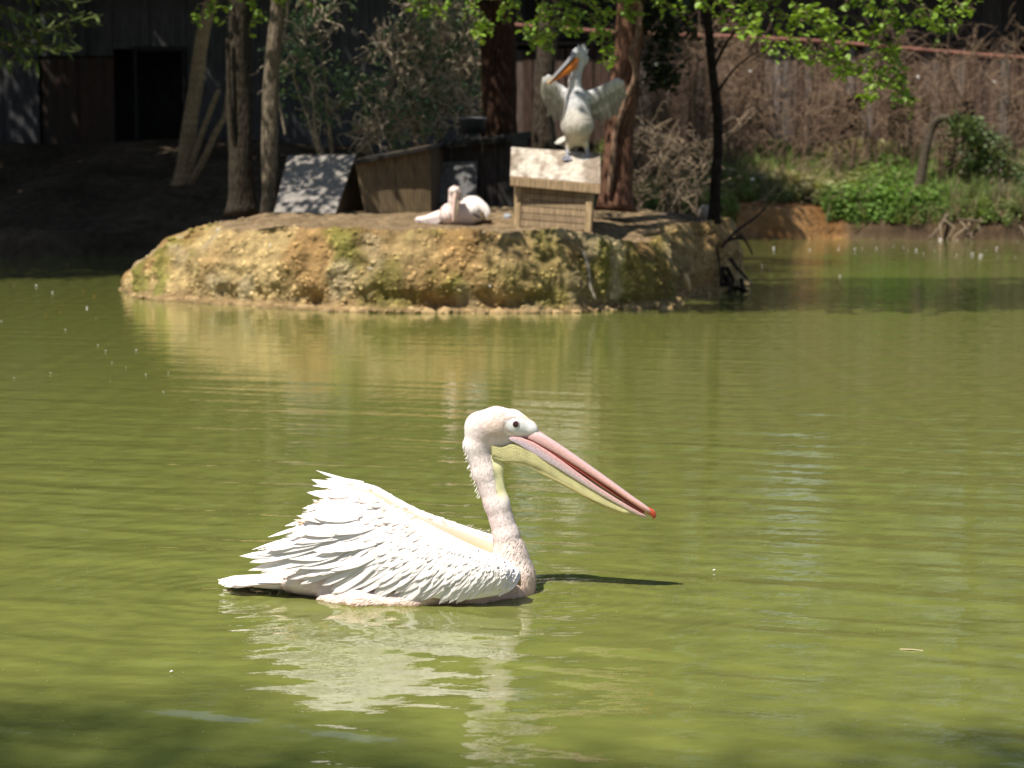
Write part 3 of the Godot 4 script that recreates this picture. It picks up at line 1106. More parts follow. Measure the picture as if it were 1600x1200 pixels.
func swimming_pelican():
	var org := Vector3(W(600, 930).x, 0.0, -D0)
	var t := thing("swimming_pelican", "large white pelican with a long pink bill and yellow pouch, swimming in front", "pelican", org)
	# --- body
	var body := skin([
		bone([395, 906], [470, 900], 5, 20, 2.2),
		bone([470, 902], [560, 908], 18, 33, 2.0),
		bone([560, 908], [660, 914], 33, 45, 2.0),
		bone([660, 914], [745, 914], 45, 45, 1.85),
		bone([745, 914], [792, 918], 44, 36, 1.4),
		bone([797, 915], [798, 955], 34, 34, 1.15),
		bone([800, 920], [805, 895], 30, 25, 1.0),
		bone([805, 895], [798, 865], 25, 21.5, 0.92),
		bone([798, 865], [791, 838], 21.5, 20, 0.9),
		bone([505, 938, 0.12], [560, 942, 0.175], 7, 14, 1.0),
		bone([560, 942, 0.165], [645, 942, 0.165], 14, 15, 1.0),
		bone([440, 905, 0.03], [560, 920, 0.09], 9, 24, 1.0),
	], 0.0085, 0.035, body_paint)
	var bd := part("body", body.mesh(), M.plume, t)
	# --- head and neck in a finer grid
	var head := skin([
		bone([801, 880], [791, 836], 22, 19.5, 0.92),
		bone([791, 836], [776, 786], 19.5, 19, 0.92),
		bone([776, 786], [757, 738], 19, 18.3, 0.9),
		bone([757, 738], [744, 697], 18.3, 19, 0.88),
		bone([745, 695], [752, 668], 19, 23.5, 0.85),
		bone([752, 668], [776, 661], 24, 24.5, 0.82),
		bone([776, 661], [800, 661], 24, 21, 0.78),
		bone([800, 663], [826, 669], 20, 12.5, 0.74),
		bone([770, 684], [806, 684], 19, 10, 0.72),
		bone([815, 666], [832, 672], 15, 8, 0.7),
		bone([772, 706], [775, 730], 11, 11, 0.55),
		bone([775, 730], [786, 792], 11, 4, 0.55),
	], 0.0037, 0.014, head_paint)
	var hd := part("head", head.mesh(), M.plume, t)
	# --- soft plumage over head, neck, breast and flank
	var eye := W(815, 666)
	var down := plumes(head, 20000, 0.010, 0.0024, 0.018, func(p): return _neck_flow(p),
		func(p): return 0.0 if Vector2((p.x - eye.x) / 27.0, (p.y - eye.y) / 17.0).length() < Q or (p.y < W(780, 700).y and p.x > lerpf(W(780, 785).x, W(764, 700).x, clampf((p.y - W(780, 785).y) / (W(780, 700).y - W(780, 785).y), 0, 1)) and p.y > W(780, 785).y) or p.x > W(806, 660).x and p.y > W(800, 700).y else 1.0)
	part("down_plumage", down.mesh(), M.feather, hd, "stuff")
	# a few longer wisps on the nape
	var wisp := Buf.new()
	for k in 110:
		var f := pow(rg.randf(), 1.3)
		var r: Vector3 = pick([W(752, 645), W(734, 662), W(726, 684), W(728, 706), W(736, 735), W(748, 772)], f) + Vector3(0.004, 0, jit(0.022))
		var dir := Vector3(-0.6, lerpf(-0.5, -1.5, f), jit(0.3)).normalized()
		feather_line(wisp, r, r + dir * rg.randf_range(0.010, 0.024), Vector3(-0.5, 0.6, 0.4), 0.003, Color(0.9, 0.86, 0.83), -0.003, 4, 0.2)
	part("nape_crest", wisp.mesh(), M.feather, hd, "stuff")
	var flank := plumes(body, 16000, 0.017, 0.0050, 0.012, func(p): return Vector3(-1.0, -0.25 if p.x < W(700, 900).x else -1.0, 0.15 * signf(p.z + D0)),
		func(p): return 1.0 if p.y > -0.01 else 0.0)
	part("body_plumage", flank.mesh(), M.feather, bd, "stuff")
	# --- eyes
	for s in [1.0, -1.0]:
		var c := W(805, 661) + Vector3(0, 0, s * 0.0285)
		var b := Buf.new()
		ball(b, c, Vector3(0.0102, 0.0102, 0.0068), Color(0.045, 0.012, 0.012), 14)
		part("eye", b.mesh(), M.eye, hd)
		b = Buf.new()
		ball(b, c + Vector3(0, 0, s * 0.0046), Vector3(0.0042, 0.0042, 0.002), Color(0.004, 0.003, 0.003), 10)
		part("pupil", b.mesh(), M.eye, hd)
		b = Buf.new()
		var ring := []
		for k in 17:
			ring.append(c + Vector3(cos(TAU * k / 16) * 0.0114, sin(TAU * k / 16) * 0.0110, -s * 0.0008))
		tube(b, ring, 0.0022, 0.0022, 6, Color(0.62, 0.5, 0.47))
		part("eyelid", b.mesh(), M.skin, hd)
	bill(t)
	wings(t)
	tail(t)

func _neck_flow(p: Vector3) -> Vector3:
	# over the head the plumes lie backwards, down the neck they lie downwards
	var up := smoothstep(W(760, 720).y, W(760, 660).y, p.y)
	return Vector3(0.15, -1.0, 0.0).lerp(Vector3(-1.0, -0.35, 0.0), up)

func ball(b: Buf, c: Vector3, r: Vector3, col: Color, n := 12):
	var first := b.v.size()
	var h := n / 2
	for j in h + 1:
		var a := PI * j / h
		for k in n:
			var q := TAU * k / n
			b.add(c + Vector3(sin(a) * cos(q) * r.x, cos(a) * r.y, sin(a) * sin(q) * r.z), col)
	for j in h:
		for k in n:
			var k2 := (k + 1) % n
			b.quad(first + j * n + k, first + j * n + k2, first + (j + 1) * n + k2, first + (j + 1) * n + k)

func rings_along(stations: Array, n := 14) -> Array:
	# each station: [px, py, half height (px), half width (m), tilt of the ring (px per px)]
	var out := []
	for k in stations.size():
		var e = stations[k]
		var a = stations[maxi(k - 1, 0)]
		var b = stations[mini(k + 1, stations.size() - 1)]
		var dir := (W(b[0], b[1]) - W(a[0], a[1])).normalized()
		var up := Vector3(-dir.y, dir.x, 0.0)
		var c := W(e[0], e[1])
		var ring := []
		for j in n:
			var q := TAU * j / n
			var sx := signf(cos(q)) * pow(absf(cos(q)), 0.8)
			var sy := signf(sin(q)) * pow(absf(sin(q)), 0.9)
			ring.append(c + Vector3(0, 0, e[3]) * sx + up * (e[2] * Q * sy))
		out.append(ring)
	return out

func bill(t: Node3D):
	var root := part("upper_bill", null, M.skin, t)
	var st := [[822, 681, 4, 0.010], [834, 682, 9.5, 0.017], [850, 690, 10, 0.019], [872, 703, 9, 0.020], [900, 721, 7.8, 0.021], [930, 741, 6.8, 0.022], [958, 760, 5.8, 0.023], [982, 777, 5.2, 0.023], [1000, 789, 4.8, 0.021], [1010, 796, 4.6, 0.016], [1015, 799.5, 4.0, 0.010]]
	var cols := []
	for k in st.size():
		var f := float(k) / (st.size() - 1)
		var row := []
		for j in 14:
			var top := sin(TAU * j / 14)
			var c := Color(0.74, 0.47, 0.45).lerp(Color(0.76, 0.40, 0.31), f)
			if top > 0.5:
				c = c.lerp(Color(0.74, 0.54, 0.52), 0.8)
			if top < -0.7:
				c = Color(0.68, 0.20, 0.13)
			row.append(c)
		cols.append(row)
	var b := Buf.new()
	loft(b, rings_along(st), cols)
	root.mesh = b.mesh()
	b = Buf.new()
	loft(b, rings_along([[1008, 795, 3.6, 0.012], [1013, 797.5, 5.0, 0.010], [1018, 800.5, 5.6, 0.0085], [1021.5, 804, 4.4, 0.007], [1022, 808, 2.6, 0.005], [1021, 810.5, 0.8, 0.002]]), [Color(0.66, 0.16, 0.09), Color(0.66, 0.10, 0.05), Color(0.68, 0.13, 0.06), Color(0.66, 0.09, 0.045), Color(0.6, 0.09, 0.05), Color(0.55, 0.05, 0.03)])
	part("bill_nail", b.mesh(), M.skin, root)
	# culmen ridge
	b = Buf.new()
	loft(b, rings_along([[838, 674, 3, 0.004], [872, 696, 3, 0.004], [930, 736, 2.4, 0.004], [982, 773, 2.0, 0.004], [1010, 793, 1.6, 0.003]], 8), [Color(0.70, 0.54, 0.54), Color(0.72, 0.52, 0.50), Color(0.72, 0.44, 0.38), Color(0.72, 0.34, 0.25), Color(0.7, 0.2, 0.12)])
	part("bill_ridge", b.mesh(), M.skin, root)
	# the two bones of the lower bill
	var low := part("lower_bill", null, M.skin, t)
	var ls := [[799, 684, 3, 0], [812, 688, 6.5, 0], [830, 697, 8.6, 0], [850, 709, 8.6, 0], [872, 723, 7.6, 0], [900, 742, 6.2, 0], [930, 762, 5.0, 0], [958, 779, 4.2, 0], [982, 793, 3.6, 0], [1000, 803, 3.0, 0], [1010, 807, 2.4, 0]]
	b = Buf.new()
	for s in [1.0, -1.0]:
		var rg2 := rings_along([[793, 681.5, 0.6, 0.001], [798, 683.5, 3.4, 0.003], [812, 688, 6.5, 0.0045], [830, 697, 8.6, 0.005], [850, 709, 8.6, 0.005], [872, 723, 7.6, 0.005], [900, 742, 6.2, 0.005], [930, 762, 5.0, 0.0045], [958, 779, 4.2, 0.004], [982, 793, 3.6, 0.004], [1000, 803, 3.0, 0.004], [1010, 807, 2.4, 0.004]], 10)
		var cc := []
		for k in rg2.size():
			var f := float(k) / (rg2.size() - 1)
			var off: float = s * lerpf(0.0215, 0.019, f) * (1.0 if f < 0.85 else lerpf(1.0, 0.2, (f - 0.85) / 0.15))
			var row := []
			for j in rg2[k].size():
				rg2[k][j].z += off
				var top := sin(TAU * j / 10)
				var c := Color(0.68, 0.55, 0.60).lerp(Color(0.66, 0.50, 0.42), smoothstep(0.25, 0.8, f))
				if top > 0.55:
					c = Color(0.72, 0.42, 0.39)
				if top < -0.6:
					c = Color(0.68, 0.58, 0.40)
				row.append(c)
			cc.append(row)
		loft(b, rg2, cc)
	low.mesh = b.mesh()
	# dark inside of the mouth, seen as the line between the bills
	b = Buf.new()
	loft(b, rings_along([[808, 683, 2.0, 0.012], [835, 692, 2.6, 0.014], [872, 713, 2.6, 0.015], [930, 751, 2.2, 0.016], [982, 785, 1.8, 0.015], [1006, 801, 1.5, 0.010]], 10), [Color(0.5, 0.2, 0.16), Color(0.44, 0.11, 0.08), Color(0.42, 0.09, 0.06), Color(0.42, 0.09, 0.06), Color(0.44, 0.10, 0.07), Color(0.5, 0.16, 0.12)])
	part("mouth", b.mesh(), M.skin, low)
	# --- the pouch hanging between them
	b = Buf.new()
	var up_c := [Vector2(768, 694), Vector2(784, 697), Vector2(800, 692), Vector2(816, 698), Vector2(836, 708), Vector2(858, 721), Vector2(884, 737), Vector2(914, 757), Vector2(944, 776), Vector2(972, 792), Vector2(992, 802), Vector2(1004, 807)]
	var lo_c := [Vector2(769, 716), Vector2(784, 722), Vector2(800, 723), Vector2(818, 725), Vector2(838, 735), Vector2(861, 748), Vector2(889, 763), Vector2(917, 779), Vector2(945, 793), Vector2(968, 801), Vector2(988, 805), Vector2(1004, 808)]
	var rr := []
	var cc := []
	var ns := 46
	for k in ns + 1:
		var f := float(k) / ns
		var u: Vector2 = pick(up_c, f)
		var l: Vector2 = pick(lo_c, f)
		var hw := lerpf(0.024, 0.019, f) * (1.0 if f < 0.85 else lerpf(1.0, 0.25, (f - 0.85) / 0.15))
		var ring := []
		var row := []
		for j in 17:
			var q := lerpf(-1.0, 1.0, j / 16.0)
			var down := pow(1.0 - pow(absf(q), 2.6), 0.55)
			var p := W(lerpf(u.x, l.x, down), lerpf(u.y, l.y, down))
			var wob := 0.0012 * fn.get_noise_2d(f * 260.0, q * 220.0) * 4.0
			p.z += hw * signf(q) * pow(absf(q), 0.55) * (1.0 + 0.1 * sin(PI * down)) + wob
			ring.append(p)
			var g := 0.92 + 0.3 * fn.get_noise_2d(f * 900.0, q * 300.0)
			row.append(Color(0.62 * g, 0.57 * g, 0.27 * g).lerp(Color(0.58 * g, 0.36 * g, 0.09 * g), smoothstep(0.7, 1.0, down) * smoothstep(0.2, 0.7, f) * 0.7))
		rr.append(ring)
		cc.append(row)
	loft(b, rr, cc, false)
	part("pouch", b.mesh(), M.pouch, low)

func wings(t: Node3D):
	for side in [1.0, -1.0]:
		var b := Buf.new()
		var ns := 44
		var nt := 24
		for lay in 2:
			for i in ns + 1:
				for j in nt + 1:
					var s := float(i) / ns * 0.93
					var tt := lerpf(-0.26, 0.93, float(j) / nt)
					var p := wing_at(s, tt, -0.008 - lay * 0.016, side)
					b.add(p, Color(0.86, 0.82, 0.77) if lay == 0 and tt > 0.0 else Color(0.84, 0.79, 0.73).lerp(Color(0.60, 0.43, 0.28), smoothstep(-0.07, -0.13, tt) if tt < 0.0 else 1.0))  # tan inside the crest paints in the shade of the hollow between the wings
		var per := (ns + 1) * (nt + 1)
		for lay in 2:
			for i in ns:
				for j in nt:
					var q := lay * per + i * (nt + 1) + j
					if (lay == 0) == (side > 0.0):
						b.quad(q, q + 1, q + nt + 2, q + nt + 1)
					else:
						b.quad(q, q + nt + 1, q + nt + 2, q + 1)
		# close the rim
		var rim := []
		for i in ns + 1:
			rim.append(i * (nt + 1))
		for j in range(1, nt + 1):
			rim.append(ns * (nt + 1) + j)
		for i in range(ns - 1, -1, -1):
			rim.append(i * (nt + 1) + nt)
		for j in range(nt - 1, 0, -1):
			rim.append(j)
		for k in rim.size():
			var a: int = rim[k]
			var c: int = rim[(k + 1) % rim.size()]
			b.quad(a, c, c + per, a + per)
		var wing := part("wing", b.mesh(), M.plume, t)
		# rows of feathers from the lower edge up: [t, count, length, width, individual]
		# each row by where its tips end: [tip t, count, length, width, individual]
		var rows := [[1.0, 34, 84, 17, true], [0.90, 40, 74, 14, true], [0.80, 46, 64, 12, true], [0.70, 52, 55, 10.5, false], [0.60, 58, 47, 9.5, false], [0.50, 62, 42, 9, false], [0.40, 66, 38, 8.5, false], [0.31, 70, 34, 8, false], [0.22, 72, 31, 7.5, false], [0.14, 74, 29, 7.5, false], [0.06, 76, 27, 7, false]]
		var cover := Buf.new()
		var lay := 0
		for r in rows:
			for k in r[1]:
				var s0: float = 0.01 + (0.77 if lay < 3 else 0.86) * (float(k) + rg.randf_range(0.1, 0.9)) / r[1]
				var t0: float = r[0] - 0.3
				var len: float = r[2] * rg.randf_range(0.8, 1.15) * (0.55 + 0.5 * smoothstep(0.0, 0.5, s0))
				# front feathers lie steeply down and back, rear ones nearly level, the topmost even rise
				var ang := lerpf(58.0, 24.0, smoothstep(0.05, 0.9, s0)) - 22.0 * (1.0 - smoothstep(0.0, 0.45, t0)) * smoothstep(0.35, 0.9, s0) + jit(5.0)
				var dir := Vector2(-cos(deg_to_rad(ang)), sin(deg_to_rad(ang)))
				var wide := curve(WING_TOP, s0).distance_to(curve(WING_LOW, s0))
				t0 = maxf(r[0] - len * sin(deg_to_rad(ang)) / maxf(wide, 30.0) + jit(0.03), -0.03)
				var base := curve(WING_TOP, s0).lerp(curve(WING_LOW, s0), t0)
				var col := Color(0.84, 0.80, 0.775).lerp(Color(0.82, 0.71, 0.60), (1.0 - smoothstep(0.0, 0.5, t0)) * smoothstep(0.15, 0.5, s0) * rg.randf_range(0.25, 0.9))
				if side < 0.0 and r[0] < 0.25:
					continue
				var g := rg.randf_range(0.93, 1.04)
				var f := Buf.new() if r[4] else cover
				wing_feather(f, base, dir, len, r[3] * rg.randf_range(0.7, 1.05), side, 0.0003 * lay, (0.0007 + 0.0003 * lay + absf(jit(0.0009))) * lerpf(0.45, 1.0, smoothstep(0.02, 0.25, s0)), Color(minf(col.r * g, 0.92), minf(col.g * g, 0.92), minf(col.b * g, 0.92)))
				if r[4]:
					part("feather", f.mesh(), M.feather, wing)
			lay += 1
		b.normals()
		var soft := plumes(b, 2600, 0.026, 0.008, 0.012, func(p): return Vector3(-1.0, 0.12, 0.0), func(p): return 1.0 if p.y > 0.05 else 0.0)
		part("soft_plumage", soft.mesh(), M.feather, wing, "stuff")
		part("covert_feathers", cover.mesh(), M.feather, wing, "stuff")
		# the long loose feathers at the wing's end: root x, y, tip x, y, width, lift
		for e in [[500, 855, 375, 879, 19, 0.010], [515, 862, 386, 887, 20, 0.006], [530, 866, 405, 880, 20, 0.012], [540, 876, 430, 884, 21, 0.010], [500, 838, 400, 868, 20, 0.016], [520, 840, 425, 866, 21, 0.018], [545, 858, 452, 887, 22, 0.016], [560, 868, 474, 897, 23, 0.016], [585, 872, 492, 903, 23, 0.018], [555, 835, 455, 845, 21, 0.022], [550, 820, 445, 835, 20, 0.022],
			[560, 815, 463, 815, 19, 0.02], [565, 800, 466, 801, 20, 0.022], [560, 790, 472, 786, 19, 0.022], [560, 782, 480, 765, 22, 0.022], [560, 774, 486, 750, 17, 0.024], [575, 805, 478, 808, 19, 0.026], [585, 822, 492, 838, 21, 0.028], [575, 850, 488, 866, 22, 0.024]]:
			for h in 2:
				var f := Buf.new()
				var v := Vector2(e[2] - e[0], e[3] - e[1]) * (1.0 if h == 0 else rg.randf_range(0.72, 0.9))
				wing_feather(f, Vector2(e[0], e[1] + h * rg.randf_range(-7.0, 7.0)), v.normalized().rotated(jit(0.05)), v.length(), e[4] * rg.randf_range(0.55, 0.8), side, 0.003 + 0.002 * h, e[5] * 0.6 + 0.003 * h, Color(0.85, 0.815, 0.79) * rg.randf_range(0.95, 1.03))
				part("feather", f.mesh(), M.feather, wing)


# where a traced point lies on the wing: nearest (s, t)
func wing_uv(q: Vector2) -> Vector2:
	var best := Vector2.ZERO
	var bd := 1e9
	for i in 25:
		var s := i / 24.0
		var a := curve(WING_TOP, s)
		var b := curve(WING_LOW, s)
		var ab := b - a
		var t := (q - a).dot(ab) / ab.length_squared()
		var d := (a + ab * t).distance_to(q)
		if d < bd:
			bd = d
			best = Vector2(s, t)
	return best

func wing_z(q: Vector2) -> float:
	var st := wing_uv(q)
	var p := wing_at(st.x, clampf(st.y, -0.1, 1.25), 0.0, 1.0)
	return p.z + D0

func wing_feather(b: Buf, base: Vector2, dir: Vector2, len: float, w: float, side: float, lift0: float, lift1: float, col: Color):
	var n := 7
	var ctr := []
	var sd := []
	var bend := jit(0.10)
	var z0 := wing_z(base)
	var z1 := wing_z(base + dir * len * 0.5)
	var z2 := wing_z(base + dir * len)
	var curl := jit(0.004)
	for k in n:
		var t := float(k) / (n - 1)
		var q := base + dir * len * t + Vector2(-dir.y, dir.x) * len * bend * t * t
		var z := lerpf(lerpf(z0, z1, t), lerpf(z1, z2, t), t) + lerpf(lift0, lift1, t) + curl * t * t
		var p := W(q.x, q.y, z)
		ctr.append(p)
	for k in n:
		var d: Vector3 = (ctr[mini(k + 1, n - 1)] - ctr[maxi(k - 1, 0)]).normalized()
		# outward of the wing: up and towards its own side
		var out := Vector3(0.05, 0.45, 0.9)
		sd.append(out.cross(d).normalized())
	if side < 0.0:
		for k in n:
			ctr[k].z = -D0 - (ctr[k].z + D0)
			sd[k].z = -sd[k].z
	var o := Vector3(0.05, 0.45, 0.9 * side).normalized()
	if side < 0.0:
		o = Vector3(0.05, 0.9, 0.35).normalized()
		for k in n:
			sd[k] = o.cross((ctr[mini(k + 1, n - 1)] - ctr[maxi(k - 1, 0)]).normalized()).normalized()
	feather(b, ctr, sd, o, w * Q, col, rg.randf_range(0.35, 0.6))

func tail(t: Node3D):
	var root := part("tail", null, M.plume, t)
	var b := Buf.new()
	loft(b, rings_along([[400, 909, 6, 0.055], [430, 909, 9, 0.06], [475, 906, 14, 0.07], [520, 905, 18, 0.08]], 14), [Color(0.84, 0.72, 0.64), Color(0.84, 0.72, 0.64), Color(0.82, 0.68, 0.58), Color(0.8, 0.66, 0.55)])
	root.mesh = b.mesh()
	for k in 14:
		var f := k / 13.0
		var z := lerpf(-0.075, 0.075, f)
		var r := W(475, 903 + rg.randf_range(-2, 4), z * 0.6)
		var tip := W(333 + 30 * absf(f - 0.5) + rg.randf_range(0, 14), 909 + rg.randf_range(-3, 9) , z)
		var q := Buf.new()
		feather_line(q, r, tip, Vector3(0, 1.0, 0.35), 0.040, Color(0.88, 0.83, 0.78) * rg.randf_range(0.96, 1.03), 0.004, 7, 0.8)
		part("feather", q.mesh(), M.feather, root)

# ---------------------------------------------------------------- the pelican on the roof
func standing_pelican():
	var dd := 19.80
	var pt := func(px, py, z): return P(px, py, dd - z)
	var q := 0.00693
	var base := P(902, 262, dd)
	var t := thing("standing_pelican", "grey-white pelican with an orange pouch drying its wings on the nest house roof", "pelican", base)
	var bn := func(a, b, ra, rb, zs = 1.0): return [P(a[0], a[1], dd - a[2]), P(b[0], b[1], dd - b[2]), ra * q, rb * q, zs]
	var paint := func(p: Vector3) -> Color:
		var c := Color(0.44, 0.41, 0.35)
		c = c.lerp(Color(0.55, 0.48, 0.31), smoothstep(1.95, 1.75, p.y) * smoothstep(1.5, 1.7, p.y) * 0.6)
		return c.lerp(Color(0.50, 0.50, 0.50), smoothstep(2.0, 2.2, p.y))
	var body := skin([
		bn.call([902, 158, 0.02], [902, 196, 0.06], 19, 24.5, 1.1),
		bn.call([902, 196, 0.06], [901, 212, -0.02], 24.5, 16, 1.1),
		bn.call([901, 212, -0.05], [888, 228, -0.25], 15, 7, 1.0),
		bn.call([900, 150, 0.03], [898, 128, 0.03], 13, 8, 1.0),
		bn.call([898, 128, 0.03], [902, 108, 0.0], 8, 6.8, 1.0),
		bn.call([902, 108, 0.0], [909, 92, -0.02], 6.8, 7.8, 1.0),
		bn.call([909, 92, -0.02], [903, 84, 0.03], 9.5, 9.0, 0.9),
		bn.call([903, 85, 0.03], [895, 90, 0.07], 8, 5, 0.9),
		# arms of the half open wings
		bn.call([890, 150, 0.0], [876, 142, -0.08], 8, 7, 1.0),
		bn.call([876, 142, -0.08], [857, 122, 0.0], 6.5, 5.5, 1.0),
		bn.call([914, 152, 0.0], [930, 146, -0.08], 8, 7, 1.0),
		bn.call([930, 146, -0.08], [964, 127, 0.0], 6.5, 5.5, 1.0),
		bn.call([890, 222, 0.02], [887, 236, 0.02], 6, 3, 1.0),
		bn.call([914, 220, 0.02], [917, 234, 0.02], 6, 3, 1.0),
	], 0.0155, 0.05, paint)
	var bd := part("body", body.mesh(), M.plume, t)
	var pl := plumes(body, 4200, 0.045, 0.014, 0.012, func(p): return Vector3(0, -1, 0.1), func(p): return 1.0)
	part("plumage", pl.mesh(), M.feather, bd, "stuff")
	var crest := Buf.new()
	for k in 26:
		var r: Vector3 = pt.call(908 + jit(4), 82 + jit(6), jit(0.03))
		feather_line(crest, r, r + Vector3(rg.randf_range(-0.02, 0.07), rg.randf_range(0.02, 0.09), jit(0.04)), Vector3(0.3, 0.2, 0.9), 0.02, Color(0.72, 0.72, 0.74), 0.004, 4, 0.3)
	part("crest", crest.mesh(), M.feather, bd, "stuff")
	# wings hanging from the arms
	for s in [-1, 1]:
		var b := Buf.new()
		var arm := [pt.call(889, 150, 0.03), pt.call(875, 141, -0.06), pt.call(862, 124, 0.01), pt.call(849, 122, 0.03)] if s < 0 else [pt.call(915, 152, 0.03), pt.call(931, 145, -0.06), pt.call(955, 128, 0.0), pt.call(971, 127, 0.03)]
		var tip := [pt.call(884, 182, -0.10), pt.call(875, 190, -0.12), pt.call(860, 178, -0.06), pt.call(847, 152, 0.02)] if s < 0 else [pt.call(920, 184, -0.10), pt.call(937, 190, -0.12), pt.call(962, 181, -0.06), pt.call(976, 150, 0.02)]
		for lay in 2:
			for i in 13:
				var f := i / 12.0
				var a: Vector3 = pick(arm, f)
				var e: Vector3 = pick(tip, f)
				for j in 7:
					b.add(a.lerp(e, j / 6.0 * 0.9) + Vector3(0, 0, -0.015 + 0.03 * lay + 0.03 * sin(PI * j / 6.0)), Color(0.42, 0.40, 0.34))
		for i in 12:
			for j in 6:
				var k := i * 7 + j
				b.quad(k, k + 7, k + 8, k + 1)
				k += 91
				b.quad(k, k + 1, k + 8, k + 7)
		var wing := part("wing", b.mesh(), M.plume, t)
		for row in 3:
			var n: int = [22, 18, 15][row]
			for i in n:
				var f := (i + 0.5 + jit(0.2)) / n
				var a: Vector3 = pick(arm, f)
				var e: Vector3 = pick(tip, f)
				var fb := Buf.new()
				var l: float = [1.05, 0.66, 0.36][row] * rg.randf_range(0.92, 1.1)
				feather_line(fb, a + Vector3(0, 0.01, 0.03 + 0.012 * row), a.lerp(e, l) + Vector3(jit(0.015), 0, 0.02 + 0.02 * row), Vector3(0.1, 0.15, 0.9), [0.055, 0.052, 0.05][row], ([Color(0.24, 0.225, 0.185), Color(0.31, 0.295, 0.24), Color(0.50, 0.49, 0.45)][row]) * rg.randf_range(0.85, 1.1), 0.01, 6, 0.6)
				part("feather", fb.mesh(), M.feather, wing)
	# tail
	var tb := Buf.new()
	for k in 9:
		var f := k / 8.0
		feather_line(tb, pt.call(890 + 8 * f, 212, -0.2), pt.call(lerpf(866, 900, f), lerpf(224, 237, f), -0.33), Vector3(0, 0.5, 0.8), 0.07, Color(0.52, 0.50, 0.44) * rg.randf_range(0.9, 1.1), 0.0, 5, 0.7)
	part("tail", tb.mesh(), M.feather, t)
	# bill: grey above, orange below, pointing down to the left
	var tip3: Vector3 = pt.call(855, 131, 0.30)
	var root3: Vector3 = pt.call(898, 89, 0.08)
	var ax := (tip3 - root3).normalized()
	var upv := (Vector3.UP - ax * ax.y).normalized()
	var lat := ax.cross(upv).normalized()
	var make := func(st: Array, col: Array, called: String, parent: Node3D, m: Material):
		var b := Buf.new()
		var rings := []
		for e in st:
			var c: Vector3 = root3.lerp(tip3, e[0]) + upv * e[1]
			var ring := []
			for k in 12:
				ring.append(c + lat * cos(TAU * k / 12) * e[2] + upv * sin(TAU * k / 12) * e[3])
			rings.append(ring)
		loft(b, rings, col)
		return part(called, b.mesh(), m, parent)
	var g1 := Color(0.20, 0.20, 0.21)
	var up: Node3D = make.call([[-0.05, 0.02, 0.02, 0.02], [0.05, 0.022, 0.035, 0.024], [0.3, 0.015, 0.032, 0.018], [0.7, 0.008, 0.03, 0.013], [0.93, 0.004, 0.024, 0.012], [1.0, -0.004, 0.006, 0.01]], [g1, g1, g1, g1, Color(0.3, 0.22, 0.12), Color(0.5, 0.25, 0.06)], "upper_bill", t, M.skin)
	var og := Color(0.72, 0.20, 0.02)
	make.call([[-0.02, -0.03, 0.03, 0.03], [0.12, -0.052, 0.036, 0.052], [0.35, -0.048, 0.034, 0.046], [0.65, -0.030, 0.028, 0.028], [0.9, -0.014, 0.02, 0.014], [1.0, -0.01, 0.004, 0.005]], [og, og, og, og, og, og], "pouch", t, M.skin)
	for s in [-1.0, 1.0]:
		var b := Buf.new()
		ball(b, pt.call(898, 84, 0.06) + lat * s * 0.045, Vector3(0.014, 0.014, 0.014), Color(0.02, 0.02, 0.02), 10)
		part("eye", b.mesh(), M.eye, bd)
	# legs and webbed feet
	for e in [[887, 231, 886, 244], [917, 230, 918, 247]]:
		var b := Buf.new()
		var a: Vector3 = pt.call(e[0], e[1], 0.02)
		var f: Vector3 = pt.call(e[2], e[3], 0.06)
		tube(b, [a, a.lerp(f, 0.5) + Vector3(0.004, 0, -0.01), f], 0.022, 0.016, 8, Color(0.34, 0.34, 0.38))
		var leg := part("leg", b.mesh(), M.skin, t)
		b = Buf.new()
		var toes := [f + Vector3(-0.06, -0.035, 0.09), f + Vector3(-0.01, -0.045, 0.115), f + Vector3(0.05, -0.04, 0.095)]
		for toe in toes:
			tube(b, [f, f.lerp(toe, 0.5) + Vector3(0, 0.012, 0), toe], 0.014, 0.008, 6, Color(0.36, 0.36, 0.41))
		var w0 := b.add(f, Color(0.30, 0.30, 0.35))
		var w1 := b.add(toes[0], Color(0.30, 0.30, 0.35))
		var w2 := b.add(toes[1], Color(0.30, 0.30, 0.35))
		var w3 := b.add(toes[2], Color(0.30, 0.30, 0.35))
		b.tri(w0, w1, w2)
		b.tri(w0, w2, w3)
		part("webbed_foot", b.mesh(), M.skin, leg)

